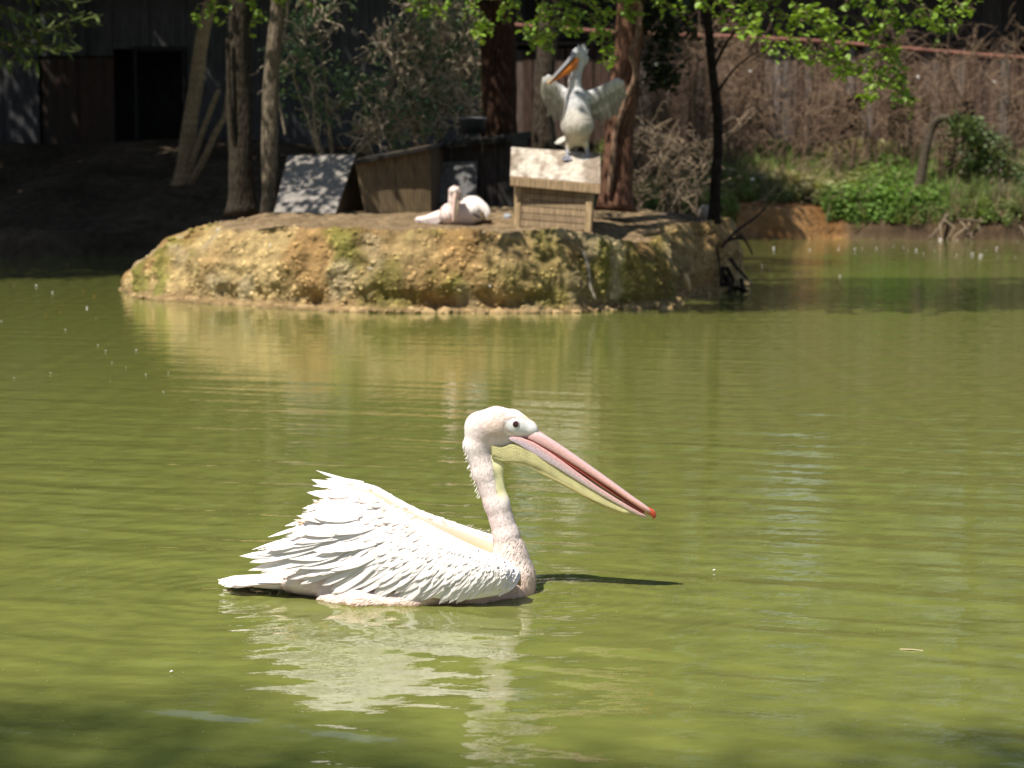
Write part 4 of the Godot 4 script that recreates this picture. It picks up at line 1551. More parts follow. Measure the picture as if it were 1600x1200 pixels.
# ---------------------------------------------------------------- the pelican at rest
func resting_pelican():
	var dd := 19.9
	var q := 0.00705
	var base := P(710, 349, dd)
	var t := thing("resting_pelican", "pale pink pelican resting on the island bank with its bill tucked down", "pelican", base)
	var bn := func(a, b, ra, rb, zs = 1.0): return [P(a[0], a[1], dd - a[2]), P(b[0], b[1], dd - b[2]), ra * q, rb * q, zs]
	var paint := func(p: Vector3) -> Color:
		return Color(0.78, 0.67, 0.62).lerp(Color(0.85, 0.81, 0.77), smoothstep(P(725, 330, dd).x, P(742, 320, dd).x, p.x))
	var body := skin([
		bn.call([704, 334, 0.05], [728, 335, -0.1], 17, 19, 1.4),
		bn.call([738, 327, -0.1], [744, 331, -0.3], 21, 18, 1.4),
		bn.call([700, 338, 0.0], [690, 340, -0.2], 12, 9, 1.2),
		bn.call([708, 330, 0.15], [709, 312, 0.17], 9, 7.2, 1.0),
		bn.call([709, 312, 0.17], [710, 300, 0.16], 7.2, 8.2, 1.0),
		bn.call([710, 300, 0.16], [711, 298, 0.22], 8.0, 7.4, 1.0),
	], 0.0155, 0.035, paint)
	var bd := part("body", body.mesh(), M.plume, t)
	var pl := plumes(body, 3000, 0.04, 0.013, 0.015, func(p): return Vector3(0.3, -0.7, 0.3), func(p): return 1.0)
	part("plumage", pl.mesh(), M.feather, bd, "stuff")
	# wing feathers over the hump
	var wing := part("wing", null, M.plume, t)
	var b := Buf.new()
	ball(b, P(741, 328, dd + 0.12), Vector3(0.135, 0.15, 0.2), Color(0.85, 0.81, 0.76), 16)
	wing.mesh = b.mesh()
	for k in 26:
		var f := Buf.new()
		var a := rg.randf_range(0.2, 2.6)
		var r := P(741, 328, dd - 0.06) + Vector3(cos(a) * 0.13, sin(a) * 0.13, -0.02)
		feather_line(f, r, r + Vector3(0.04 + jit(0.03), -0.13, 0.03), Vector3(cos(a) * 0.5, sin(a) * 0.4, 0.9), 0.055, Color(0.85, 0.81, 0.77) * rg.randf_range(0.92, 1.03), 0.012, 5, 0.6)
		part("feather", f.mesh(), M.feather, wing)
	b = Buf.new()
	feather_line(b, P(739, 334, dd - 0.16), P(752, 341, dd - 0.14), Vector3(0, 0.2, 0.9), 0.035, Color(0.05, 0.045, 0.04), 0.0, 5, 0.6)
	part("dark_feather", b.mesh(), M.feather, wing)
	# bill lying down along the neck and breast
	b = Buf.new()
	tube(b, [P(711, 300, dd - 0.24), P(710, 312, dd - 0.27), P(709, 328, dd - 0.30), P(708, 345, dd - 0.32)], 0.026, 0.012, 9, Color(0.70, 0.50, 0.40))
	part("bill", b.mesh(), M.skin, t)
	b = Buf.new()
	tube(b, [P(713, 308, dd - 0.235), P(714, 322, dd - 0.26), P(711, 341, dd - 0.30)], 0.022, 0.012, 8, Color(0.74, 0.60, 0.40))
	part("pouch", b.mesh(), M.skin, t)
	for s in [-1.0, 1.0]:
		b = Buf.new()
		ball(b, P(711 + s * 5.5, 299, dd - 0.245), Vector3(0.011, 0.011, 0.011), Color(0.03, 0.02, 0.02), 8)
		part("eye", b.mesh(), M.eye, bd)
	# the folded wing end and tail stretched out to the left
	b = Buf.new()
	tube(b, smooth_path([P(696, 336, dd + 0.1), P(680, 340, dd + 0.12), P(664, 344, dd + 0.12), P(651, 345, dd + 0.1)], 8), 0.075, 0.04, 10, Color(0.66, 0.55, 0.51), 0.1)
	part("tail", b.mesh(), M.plume, t)
	b = Buf.new()
	for k in 8:
		var y := 338.0 + k * 1.2
		feather_line(b, P(688, y - 2, dd), P(650 + jit(5) + k * 2.0, y + 5, dd + 0.02), Vector3(0, 0.6, 0.8), 0.05, Color(0.76, 0.66, 0.62) * rg.randf_range(0.85, 1.05), 0.006, 5, 0.7)
	part("tail_feathers", b.mesh(), M.feather, t)

# ---------------------------------------------------------------- plants
var leaf_meshes := []
var cluster_mesh: ArrayMesh
var small_cluster: ArrayMesh
var nettle_mesh: ArrayMesh
var tuft_mesh: ArrayMesh

func leaf_into(b: Buf, xf: Transform3D, l: float, w: float, col: Color):
	var pts := [[0.0, 0.0, 0.0], [0.28, -0.42, 0.05], [0.28, 0.0, -0.04], [0.28, 0.42, 0.05], [0.65, -0.36, 0.06], [0.65, 0.0, -0.02], [0.65, 0.36, 0.06], [1.0, 0.0, -0.06]]
	var q := []
	for p in pts:
		q.append(b.add(xf * Vector3(p[1] * w, p[2] * l, -p[0] * l), col))
	for f in [[0, 2, 1], [0, 3, 2], [1, 2, 5], [1, 5, 4], [2, 3, 6], [2, 6, 5], [4, 5, 7], [5, 6, 7]]:
		b.tri(q[f[0]], q[f[1]], q[f[2]])

func make_leaves():
	for k in 3:
		var b := Buf.new()
		leaf_into(b, Transform3D(), 1.0, 0.75 + 0.12 * k, Color.WHITE)
		leaf_meshes.append(b.mesh())
	var b := Buf.new()
	for k in 26:
		var p := Vector3(rg.randfn(0, 0.22), rg.randfn(0, 0.16), rg.randfn(0, 0.22))
		var g := rg.randf_range(0.7, 1.25)
		leaf_into(b, Transform3D(Basis.from_euler(Vector3(jit(0.9), jit(PI), jit(0.9))), p), 0.12, 0.085, Color(g, g, g))
	cluster_mesh = b.mesh()
	b = Buf.new()
	for k in 10:
		var p := Vector3(rg.randfn(0, 0.10), rg.randfn(0, 0.07), rg.randfn(0, 0.10))
		var g := rg.randf_range(0.7, 1.25)
		leaf_into(b, Transform3D(Basis.from_euler(Vector3(jit(0.8), jit(PI), jit(0.8))), p), 0.085, 0.065, Color(g, g, g))
	small_cluster = b.mesh()
	b = Buf.new()
	for k in 9:
		var a := k * 2.4
		var h := 0.05 + 0.035 * k
		var g := rg.randf_range(0.75, 1.2)
		leaf_into(b, Transform3D(Basis.from_euler(Vector3(rg.randf_range(-0.5, 0.35), a, 0)), Vector3(0, h, 0)), 0.15 - 0.007 * k, 0.08, Color(g, g, g))
	nettle_mesh = b.mesh()
	b = Buf.new()
	for k in 16:
		var a := jit(PI)
		var r := rv(0.06)
		r.y = 0.0
		var tip := r + Vector3(cos(a) * 0.16, rg.randf_range(0.22, 0.42), sin(a) * 0.16)
		feather_line(b, r, tip, Vector3(cos(a), 0.3, sin(a)), 0.02, Color.WHITE * rg.randf_range(0.7, 1.2), 0.03, 5, 0.2)
	tuft_mesh = b.mesh()

# leaf clusters through the volume of some ellipsoids [centre, radii, count]
func crown(t: Node3D, blobs: Array, col: Color, size := 1.0, mesh: ArrayMesh = null):
	var xf := []
	var cl := []
	for o in blobs:
		var n: int = o[2]
		while n > 0:
			var p := rv(1.0)
			if p.length() > 1.0:
				continue
			p = p.normalized() * pow(p.length(), 0.55)
			var w: Vector3 = o[0] + p * o[1]
			if fn.get_noise_3d(w.x * 45.0 / size, w.y * 45.0 / size, w.z * 45.0 / size) < -0.12 and rg.randf() < 0.8:
				n -= 1
				continue
			n -= 1
			var s := size * rg.randf_range(0.7, 1.3)
			xf.append(Transform3D(Basis.from_euler(Vector3(jit(0.5), jit(PI), jit(0.5))).scaled(Vector3.ONE * s), w))
			var g := rg.randf_range(0.65, 1.3)
			cl.append(Color(col.r * g * rg.randf_range(0.85, 1.15), col.g * g, col.b * g))
	many("crown", mesh if mesh else cluster_mesh, M.leaf, xf, cl, t)

func limb_path(a: Vector3, b: Vector3, wander: float, n := 7) -> Array:
	var out := []
	for k in n + 1:
		var f := float(k) / n
		out.append(a.lerp(b, f) + rv(wander) * sin(PI * f))
	return out

func trunk(t: Node3D, pts: Array, r0: float, r1: float, col: Color, limbs: Array = []):
	var b := Buf.new()
	var path := smooth_path(pts, 26)
	var radii := []
	for k in path.size():
		var f := float(k) / (path.size() - 1)
		radii.append(lerpf(r0, r1, f) * (1.0 + 0.45 * exp(-f * 22.0)))
	tube(b, path, r0, r1, 16, col, 0.22, true, radii)
	part("trunk", b.mesh(), M.bark, t)
	for l in limbs:
		b = Buf.new()
		tube(b, smooth_path(l[0], 10), l[1], l[2], 8, col, 0.15)
		part("limb", b.mesh(), M.bark, t)

# a hanging spray: a twig along pixels a > b at distance d, with its side twigs and leaves
func spray(twigs: Buf, leaves: Array, a: Vector3, b: Vector3, n: int, size: float, spread: float):
	var path := limb_path(a, b, 0.05, 8)
	tube(twigs, path, 0.009, 0.003, 5, Color(0.10, 0.075, 0.05), 0.0, false)
	for k in n:
		var f := pow(rg.randf(), 0.8)
		var p: Vector3 = pick(path, f)
		var dir := (Vector3(jit(1.0), jit(0.9) - 0.25, jit(1.0))).normalized()
		var l := rg.randf_range(0.25, 1.0) * spread
		var e := p + dir * l
		tube(twigs, [p, p.lerp(e, 0.5) + rv(0.015), e], 0.004, 0.002, 4, Color(0.11, 0.085, 0.05), 0.0, false)
		for q in 4:
			var g := q / 3.0
			var lp := p.lerp(e, 0.25 + 0.75 * g)
			var s := size * rg.randf_range(0.55, 1.15)
			var bs := Basis.from_euler(Vector3(rg.randf_range(-1.0, 0.4), jit(PI), jit(0.7))).scaled(Vector3.ONE * s)
			leaves.append(Transform3D(bs, lp))

func hang_leaves(t: Node3D, twigs: Buf, leaves: Array, singles: int, col: Color):
	var mats := []
	for k in 5:
		var m: StandardMaterial3D = M.leaf.duplicate()
		var g: float = [0.8, 0.95, 1.1, 1.25, 1.0][k]
		m.albedo_color = Color(col.r * g * (1.15 if k == 4 else 1.0), col.g * g, col.b * g).linear_to_srgb()
		m.resource_name = "leaf_tone"
		mats.append(m)
	part("twigs", twigs.mesh(), M.twig, t)
	leaves.shuffle()
	var b := Buf.new()
	for k in leaves.size():
		if k < singles:
			var o := MeshInstance3D.new()
			o.name = "leaf"
			o.mesh = leaf_meshes[k % 3]
			o.material_override = mats[k % 5]
			o.transform = leaves[k]
			o.position -= t.position
			t.add_child(o, true)
		else:
			var g := rg.randf_range(0.75, 1.3)
			leaf_into(b, leaves[k], 1.0, 0.85, Color(col.r * g, col.g * g, col.b * g))
	if leaves.size() > singles:
		part("foliage", b.mesh(), M.leaf, t, "stuff")

func island_trees():
	# trunks that stand on the island, left to right
	var grey := Color(0.20, 0.165, 0.12)
	var t := thing("slim_tree", "slim straight tree with pale mottled bark left of the tent shelter", "tree", P(424, 333, 22.3))
	trunk(t, [P(423, 336, 22.3), P(421, 240, 22.3), P(424, 120, 22.3), P(434, 10, 22.3), P(440, -120, 22.4), P(450, -330, 22.6)], 0.105, 0.07, Color(0.29, 0.235, 0.165))
	crown(t, [[V(-2.5, 6.2, 22.6), Vector3(1.9, 1.3, 1.8), 260], [V(-3.6, 5.4, 23.4), Vector3(1.4, 0.9, 1.4), 60], [V(-4.3, 6.2, 20.0), Vector3(0.8, 0.6, 0.7), 34]], Color(0.10, 0.16, 0.02))
	t = thing("dark_tree", "dark grey tree with ivy at its top, second trunk at the island's left", "tree", P(377, 334, 23.2))
	trunk(t, [P(378, 338, 23.2), P(376, 230, 23.2), P(374, 120, 23.2), P(374, 0, 23.2), P(376, -120, 23.2), P(380, -330, 23.2)], 0.165, 0.12, Color(0.10, 0.082, 0.06), [[[P(372, 240, 23.1), P(362, 200, 23.0), P(358, 150, 23.0), P(356, 60, 23.0)], 0.04, 0.025]])
	crown(t, [[V(-4.4, 6.8, 24.0), Vector3(2.4, 1.5, 2.2), 120], [V(-3.2, 6.0, 26.0), Vector3(2.0, 1.3, 2.0), 40]], Color(0.085, 0.14, 0.02))
	var tw := Buf.new()
	var lv := []
	for e in [[345, -20, 300, 25], [340, -10, 322, 38], [360, -20, 335, 20], [385, -25, 400, 20], [375, -30, 352, 30], [440, -30, 430, 12], [470, -30, 490, 8], [410, -20, 392, 40]]:
		spray(tw, lv, P(e[0], e[1], 21.4), P(e[2], e[3], 21.2), 8, 0.085, 0.16)
	hang_leaves(t, tw, lv, 110, Color(0.17, 0.27, 0.035))
	t = thing("leaning_tree", "thin leaning tree with two slanting stems beside it, in front of the metal shed", "tree", P(283, 296, 39.0))
	trunk(t, [P(281, 300, 39.0), P(290, 240, 38.7), P(304, 150, 38.3), P(316, 60, 37.9), P(330, 0, 37.7), P(352, -110, 37.4), P(380, -300, 37.1)], 0.175, 0.11, Color(0.52, 0.39, 0.25),
		[[[P(290, 290, 38.9), P(306, 235, 38.5), P(328, 175, 38.2), P(342, 140, 38.1)], 0.074, 0.047], [[P(296, 290, 38.9), P(320, 245, 38.3), P(338, 205, 38.2), P(352, 180, 38.1), P(356, 140, 37.9)], 0.08, 0.047]])
	crown(t, [[V(-7.0, 9.5, 37.0), Vector3(3.4, 2.0, 3.4), 520]], Color(0.085, 0.14, 0.02))

	t = thing("red_tree", "thick dark tree with reddish bark behind the dark hut", "tree", P(783, 330, 24.6))
	trunk(t, [P(783, 334, 24.6), P(783, 220, 24.6), P(780, 110, 24.6), P(775, 0, 24.6), P(768, -120, 24.6), P(760, -330, 24.6)], 0.24, 0.19, Color(0.085, 0.045, 0.03), [[[P(776, 40, 24.5), P(720, -40, 24.2), P(660, -140, 24.0)], 0.07, 0.04]])
	crown(t, [[V(-0.4, 6.8, 24.6), Vector3(2.3, 1.5, 2.2), 150], [V(-1.2, 5.3, 20.3), Vector3(1.3, 0.7, 1.0), 44], [V(-0.2, 5.9, 21.6), Vector3(1.6, 0.8, 1.2), 60], [V(-1.0, 5.6, 16.2), Vector3(1.3, 0.5, 0.6), 28]], Color(0.10, 0.16, 0.022))
	t = thing("grey_tree", "grey-brown tree in shade behind the pelican on the roof", "tree", P(853, 338, 26.2))
	trunk(t, [P(852, 340, 26.2), P(850, 200, 26.2), P(852, 100, 26.2), P(862, 0, 26.2), P(870, -120, 26.2), P(880, -300, 26.2)], 0.17, 0.13, Color(0.12, 0.095, 0.07))
	crown(t, [[V(0.6, 7.6, 28.0), Vector3(2.2, 1.5, 2.2), 200]], Color(0.085, 0.14, 0.02))
	t = thing("ivy_tree", "tall reddish tree wrapped in a bare vine, just right of the pelican on the roof", "tree", P(966, 330, 21.0))
	var red := Color(0.30, 0.155, 0.10)
	trunk(t, [P(962, 330, 21.0), P(968, 240, 21.0), P(973, 150, 21.0), P(983, 60, 21.0), P(988, -30, 21.0), P(998, -150, 21.0), P(1010, -330, 21.0)], 0.175, 0.15, red, [[[P(985, 20, 21.0), P(1040, -60, 20.4), P(1110, -150, 19.8)], 0.08, 0.05], [[P(988, -30, 21.0), P(930, -100, 20.2), P(860, -190, 19.6)], 0.07, 0.04]])
	var b := Buf.new()
	tube(b, smooth_path([P(951, 300, 20.80), P(958, 240, 20.78), P(962, 205, 20.78), P(976, 160, 20.78), P(992, 120, 20.80), P(990, 100, 20.79), P(985, 85, 20.78), P(996, 55, 20.8), P(1001, 10, 20.8), P(1003, -60, 20.8)], 30), 0.035, 0.03, 7, Color(0.46, 0.29, 0.19), 0.2)
	part("vine", b.mesh(), M.bark, t)
	crown(t, [[V(1.5, 7.2, 19.8), Vector3(2.3, 1.5, 2.6), 480], [V(1.6, 6.6, 17.4), Vector3(1.9, 1.1, 1.6), 300], [V(0.3, 5.6, 18.9), Vector3(0.9, 0.6, 0.9), 12], [V(0.2, 6.6, 18.0), Vector3(0.9, 0.5, 0.8), 130], [V(0.1, 5.4, 16.6), Vector3(0.8, 0.4, 0.5), 30]], Color(0.11, 0.175, 0.022))
	tw = Buf.new()
	lv = []
	for e in [[700, -30, 765, 34], [740, -30, 800, 20], [765, 30, 738, 50], [800, -20, 820, 55], [830, -20, 872, 30], [850, -10, 860, 75], [880, -20, 905, 35], [900, 0, 955, 25], [920, 20, 950, 60], [935, -20, 985, 20], [960, -20, 1000, 26], [860, 30, 835, 60], [905, 35, 880, 20], [925, 55, 960, 95], [640, -20, 665, 20], [660, -20, 690, 22]]:
		spray(tw, lv, P(e[0], e[1], 17.6 + jit(0.5)), P(e[2], e[3], 17.4 + jit(0.5)), 12, 0.08, 0.19)
	hang_leaves(t, tw, lv, 280, Color(0.17, 0.27, 0.035))
	t = thing("ivy_mass", "dense dark ivy hanging on the right of the tall reddish tree", "ivy", P(1040, 60, 21.2))
	b = Buf.new()
	tube(b, smooth_path([P(995, 60, 21.1), P(1020, 30, 21.2), P(1040, -20, 21.2), P(1050, -80, 21.2)], 8), 0.04, 0.03, 6, Color(0.08, 0.06, 0.04))
	part("stem", b.mesh(), M.bark, t)
	crown(t, [[P(1040, 20, 21.2), Vector3(0.33, 0.36, 0.3), 260], [P(1030, 90, 21.1), Vector3(0.20, 0.28, 0.2), 110], [P(1012, -20, 21.0), Vector3(0.3, 0.3, 0.3), 120], [P(1034, 122, 21.1), Vector3(0.09, 0.1, 0.1), 22]], Color(0.016, 0.026, 0.01), 1.0, small_cluster)
	t = thing("thin_dark_tree", "thin dark tree at the island's right end with leafy sprays overhead", "tree", P(1117, 340, 22.2))
	trunk(t, [P(1116, 350, 22.0), P(1118, 280, 22.0), P(1122, 200, 22.0), P(1114, 120, 22.0), P(1107, 40, 22.0), P(1100, -60, 21.8), P(1110, -300, 21.4)], 0.062, 0.045, Color(0.055, 0.042, 0.032), [[[P(1114, 110, 22.0), P(1140, 60, 21.6), P(1190, 10, 21.0), P(1260, -30, 20)], 0.022, 0.01], [[P(1120, 145, 22.0), P(1150, 105, 21.8), P(1185, 80, 21.5)], 0.018, 0.008], [[P(1105, 20, 22.0), P(1180, -60, 21), P(1330, -100, 19)], 0.04, 0.02]])
	crown(t, [[V(3.0, 6.4, 18.2), Vector3(2.2, 1.2, 1.8), 380], [V(3.4, 6.9, 20.6), Vector3(2.4, 1.2, 1.8), 320]], Color(0.11, 0.175, 0.022))
	tw = Buf.new()
	lv = []
	for e in [[1010, -20, 1070, 22], [1060, -30, 1110, 15], [1090, -20, 1160, 30], [1120, -10, 1180, 40], [1150, -10, 1240, 25], [1200, -20, 1290, 30], [1215, 20, 1330, 45], [1240, 10, 1320, 70], [1150, 45, 1215, 62], [1290, -20, 1380, 20], [1300, 20, 1400, 50], [1340, -20, 1440, 25], [1345, 50, 1405, 90], [1380, 60, 1420, 125], [1385, 90, 1410, 150], [1330, 60, 1300, 100], [1370, 100, 1360, 150], [1400, 120, 1425, 160], [1400, -10, 1490, 30], [1440, -20, 1525, 15], [1430, 10, 1480, 50], [1230, 50, 1260, 85], [1260, 60, 1320, 110], [1350, 100, 1380, 130], [1180, -10, 1200, 30], [1270, 0, 1300, 40], [1355, 10, 1420, 40], [1310, 90, 1345, 120]]:
		spray(tw, lv, P(e[0], e[1], 17.6 + jit(0.7)), P(e[2], e[3], 17.4 + jit(0.7)), 14, 0.08, 0.21)
	hang_leaves(t, tw, lv, 300, Color(0.17, 0.27, 0.032))
	# a dim evergreen branch that comes in from the left
	t = thing("evergreen_tree", "evergreen tree whose dim feathery branches hang in at the top left corner", "tree", V(-13.9, 0.8, 36.0))
	trunk(t, [V(-13.9, 0.2, 36.0), V(-13.5, 3.0, 36.0), V(-12.0, 8.0, 36.0), V(-10.5, 12.0, 36.0)], 0.3, 0.1, Color(0.08, 0.06, 0.045))
	tw = Buf.new()
	var needles := Buf.new()
	for e in [[-60, -40, 120, 5], [-60, 0, 110, 60], [-60, 20, 150, 22], [-60, 60, 100, 78], [-60, 80, 60, 98], [-60, 40, 70, 50], [-60, -20, 60, 30], [40, 60, 140, 28], [-40, 90, 45, 60], [-20, 70, 110, 72]]:
		var a := P(e[0], e[1], 27.0 + jit(0.6))
		var e2 := P(e[2], e[3], 26.4 + jit(0.6))
		var path := limb_path(a, e2, 0.08, 10)
		tube(tw, path, 0.02, 0.005, 5, Color(0.06, 0.045, 0.03), 0.0, false)
		for k in 46:
			var f := rg.randf()
			var p: Vector3 = pick(path, f)
			var d := (e2 - a).normalized() * 0.5 + Vector3(jit(0.5), jit(0.45) - 0.15, jit(0.6))
			var g := rg.randf_range(0.6, 1.4)
			feather_line(needles, p, p + d.normalized() * rg.randf_range(0.12, 0.26), Vector3(0, 1, 0.3), 0.05, Color(0.10 * g, 0.135 * g, 0.03 * g), -0.01, 4, 0.3)
	part("twigs", tw.mesh(), M.twig, t)
	part("needles", needles.mesh(), M.leaf, t, "stuff")
	crown(t, [[V(-9.8, 9.5, 35.0), Vector3(4.0, 2.2, 4.0), 700]], Color(0.06, 0.09, 0.02), 1.4)

func far_trees():
	# dense trees round the sheds, whose crowns close the sky over the left bank and behind the barns
	var g := "tall leafy trees rising behind the sheds, seen as dark reflections"
	for e in [[-22, 60, 24, 5.5], [-16, 61, 25, 4.5], [-10, 62, 24, 4.4], [-3.8, 62, 25, 4.2], [5.4, 62, 25, 4.7], [15.8, 62, 24, 5.6], [23, 62, 25, 5.0], [30, 60, 24, 5.5]]:
		var t := thing("backdrop_tree", "tall dark leafy tree rising behind the sheds", "tree", V(e[0], 2.0, e[1]), g)
		trunk(t, [V(e[0], 1.2, e[1]), V(e[0] + 0.3, 6, e[1]), V(e[0], e[2], e[1])], 0.4, 0.2, Color(0.09, 0.07, 0.05))
		crown(t, [[V(e[0], e[2] - 7.0, e[1] + 1), Vector3(e[3], 11.0, 3.5), 900]], Color(0.045, 0.07, 0.014), 3.0)
	g = "shade trees along the left bank above the picture"
	for e in [[-13.5, 33, 9.5, 4.2, -15, 35, "leftmost"], [-8.0, 36, 10.0, 4.4, -12.5, 36.5, "second"], [-11, 40, 11.0, 4.6, -14.5, 41, "third"], [-4.0, 40, 11.0, 4.0, -3.5, 51, "above the tent shelter's side"], [-16, 43, 12.0, 5.0, -18, 43, "far left"], [-7, 44, 12.0, 4.6, -7.5, 51, "above the black doorway"], [-17, 37, 10.0, 4.5, -17.5, 37, "outermost"], [-12, 28, 9.0, 3.4, -14, 35.5, "nearest the water"], [-1, 44, 12.0, 4.2, -0.5, 51, "above the dark hut"]]:
		var t := thing("shade_tree", "broad leafy tree shading the left bank, crown above the picture, " + e[6], "tree", V(e[4], 0.8, e[5]), g)
		trunk(t, [V(e[4], 0.0, e[5]), V(lerpf(e[4], e[0], 0.15), 5, lerpf(e[5], e[1], 0.15)), V(e[0], e[2], e[1])], 0.25, 0.1, Color(0.06, 0.05, 0.04))
		crown(t, [[V(e[0], e[2], e[1]), Vector3(e[3], 1.9, e[3]), 950]], Color(0.07, 0.11, 0.018), 1.9)
	var t3 := thing("shade_tree", "leafy tree whose long bough shades the water left of the island", "tree", V(-17.0, 0.8, 36.5), g)
	trunk(t3, [V(-17, 0.0, 36.5), V(-16.5, 5, 35.0), V(-12.0, 9.0, 25.0)], 0.25, 0.1, Color(0.06, 0.05, 0.04))
	crown(t3, [[V(-11.6, 9.0, 24.6), Vector3(3.0, 1.4, 3.6), 560], [V(-12.5, 9.6, 30.0), Vector3(4.5, 1.4, 3.0), 560]], Color(0.07, 0.11, 0.018), 1.6)
	# the tree beside the photographer, whose shade lies on the nearest water
	var t2 := thing("bank_tree", "leafy tree on the near bank whose shade falls on the nearest water", "tree", V(-9.5, 0.2, -5.0))
	trunk(t2, [V(-9.5, 0.0, -5.0), V(-9.4, 9.0, -4.9), V(-8.6, 18.6, -4.5)], 0.4, 0.1, Color(0.1, 0.08, 0.06))
	crown(t2, [[V(-9.2, 19.0, -4.9), Vector3(1.5, 1.5, 0.9), 190], [V(-7.5, 19.2, -4.75), Vector3(1.5, 1.0, 0.3), 40]], Color(0.11, 0.17, 0.025), 0.9)

func shrub(called: String, label: String, base: Vector3, stems: Array, col: Color, twigs: int, reach: float, leafy := 0):
	var t := thing(called, label, "shrub", base)
	var tw := Buf.new()
	for s in stems:
		var b := Buf.new()
		var path := smooth_path(s[0], 16)
		tube(b, path, s[1], s[2], 7, col, 0.2)
		part("stem", b.mesh(), M.bark, t)
		for k in twigs:
			var p: Vector3 = pick(path, rg.randf_range(0.12, 1.0))
			var e := p + Vector3(jit(1.0), jit(0.8) + 0.15, jit(0.6)) * reach * rg.randf_range(0.3, 1.0)
			var mid := p.lerp(e, 0.5) + rv(0.12 * reach)
			var g := rg.randf_range(0.6, 1.3)
			var tip := e + rv(0.25 * reach)
			tube(tw, smooth_path([p, mid + rv(0.10 * reach), e + rv(0.1 * reach), tip + rv(0.2 * reach) - Vector3(0, 0.15 * reach, 0)], 7), s[2] * 0.45 + 0.003, 0.004, 4, Color(col.r * g, col.g * g, col.b * g), 0.0, false)
			if k % 3 == 0:
				var e3 := mid + Vector3(jit(0.5), jit(0.5), jit(0.3)) * reach
				tube(tw, [mid, mid.lerp(e3, 0.5) + rv(0.05 * reach), e3], 0.008, 0.003, 4, Color(col.r * g, col.g * g, col.b * g), 0.0, false)
	if twigs > 0:
		part("twigs", tw.mesh(), M.twig, t, "stuff")
	if leafy > 0:
		var xf := []
		var cl := []
		for k in leafy:
			var s = stems[rg.randi() % stems.size()]
			var p: Vector3 = pick(s[0], rg.randf_range(0.3, 1.0)) + rv(reach * 0.8)
			xf.append(Transform3D(Basis.from_euler(rv(3.0)).scaled(Vector3.ONE * rg.randf_range(0.5, 1.0)), p))
			var g := rg.randf_range(0.6, 1.3)
			cl.append(Color(0.11 * g, 0.17 * g, 0.09 * g))
		many("leaves", small_cluster, M.leaf, xf, cl, t)

func pixel_path(a: Array, d: float) -> Array:
	var out := []
	for e in a:
		out.append(P(e[0], e[1], d + (e[2] if e.size() > 2 else 0.0)))
	return out

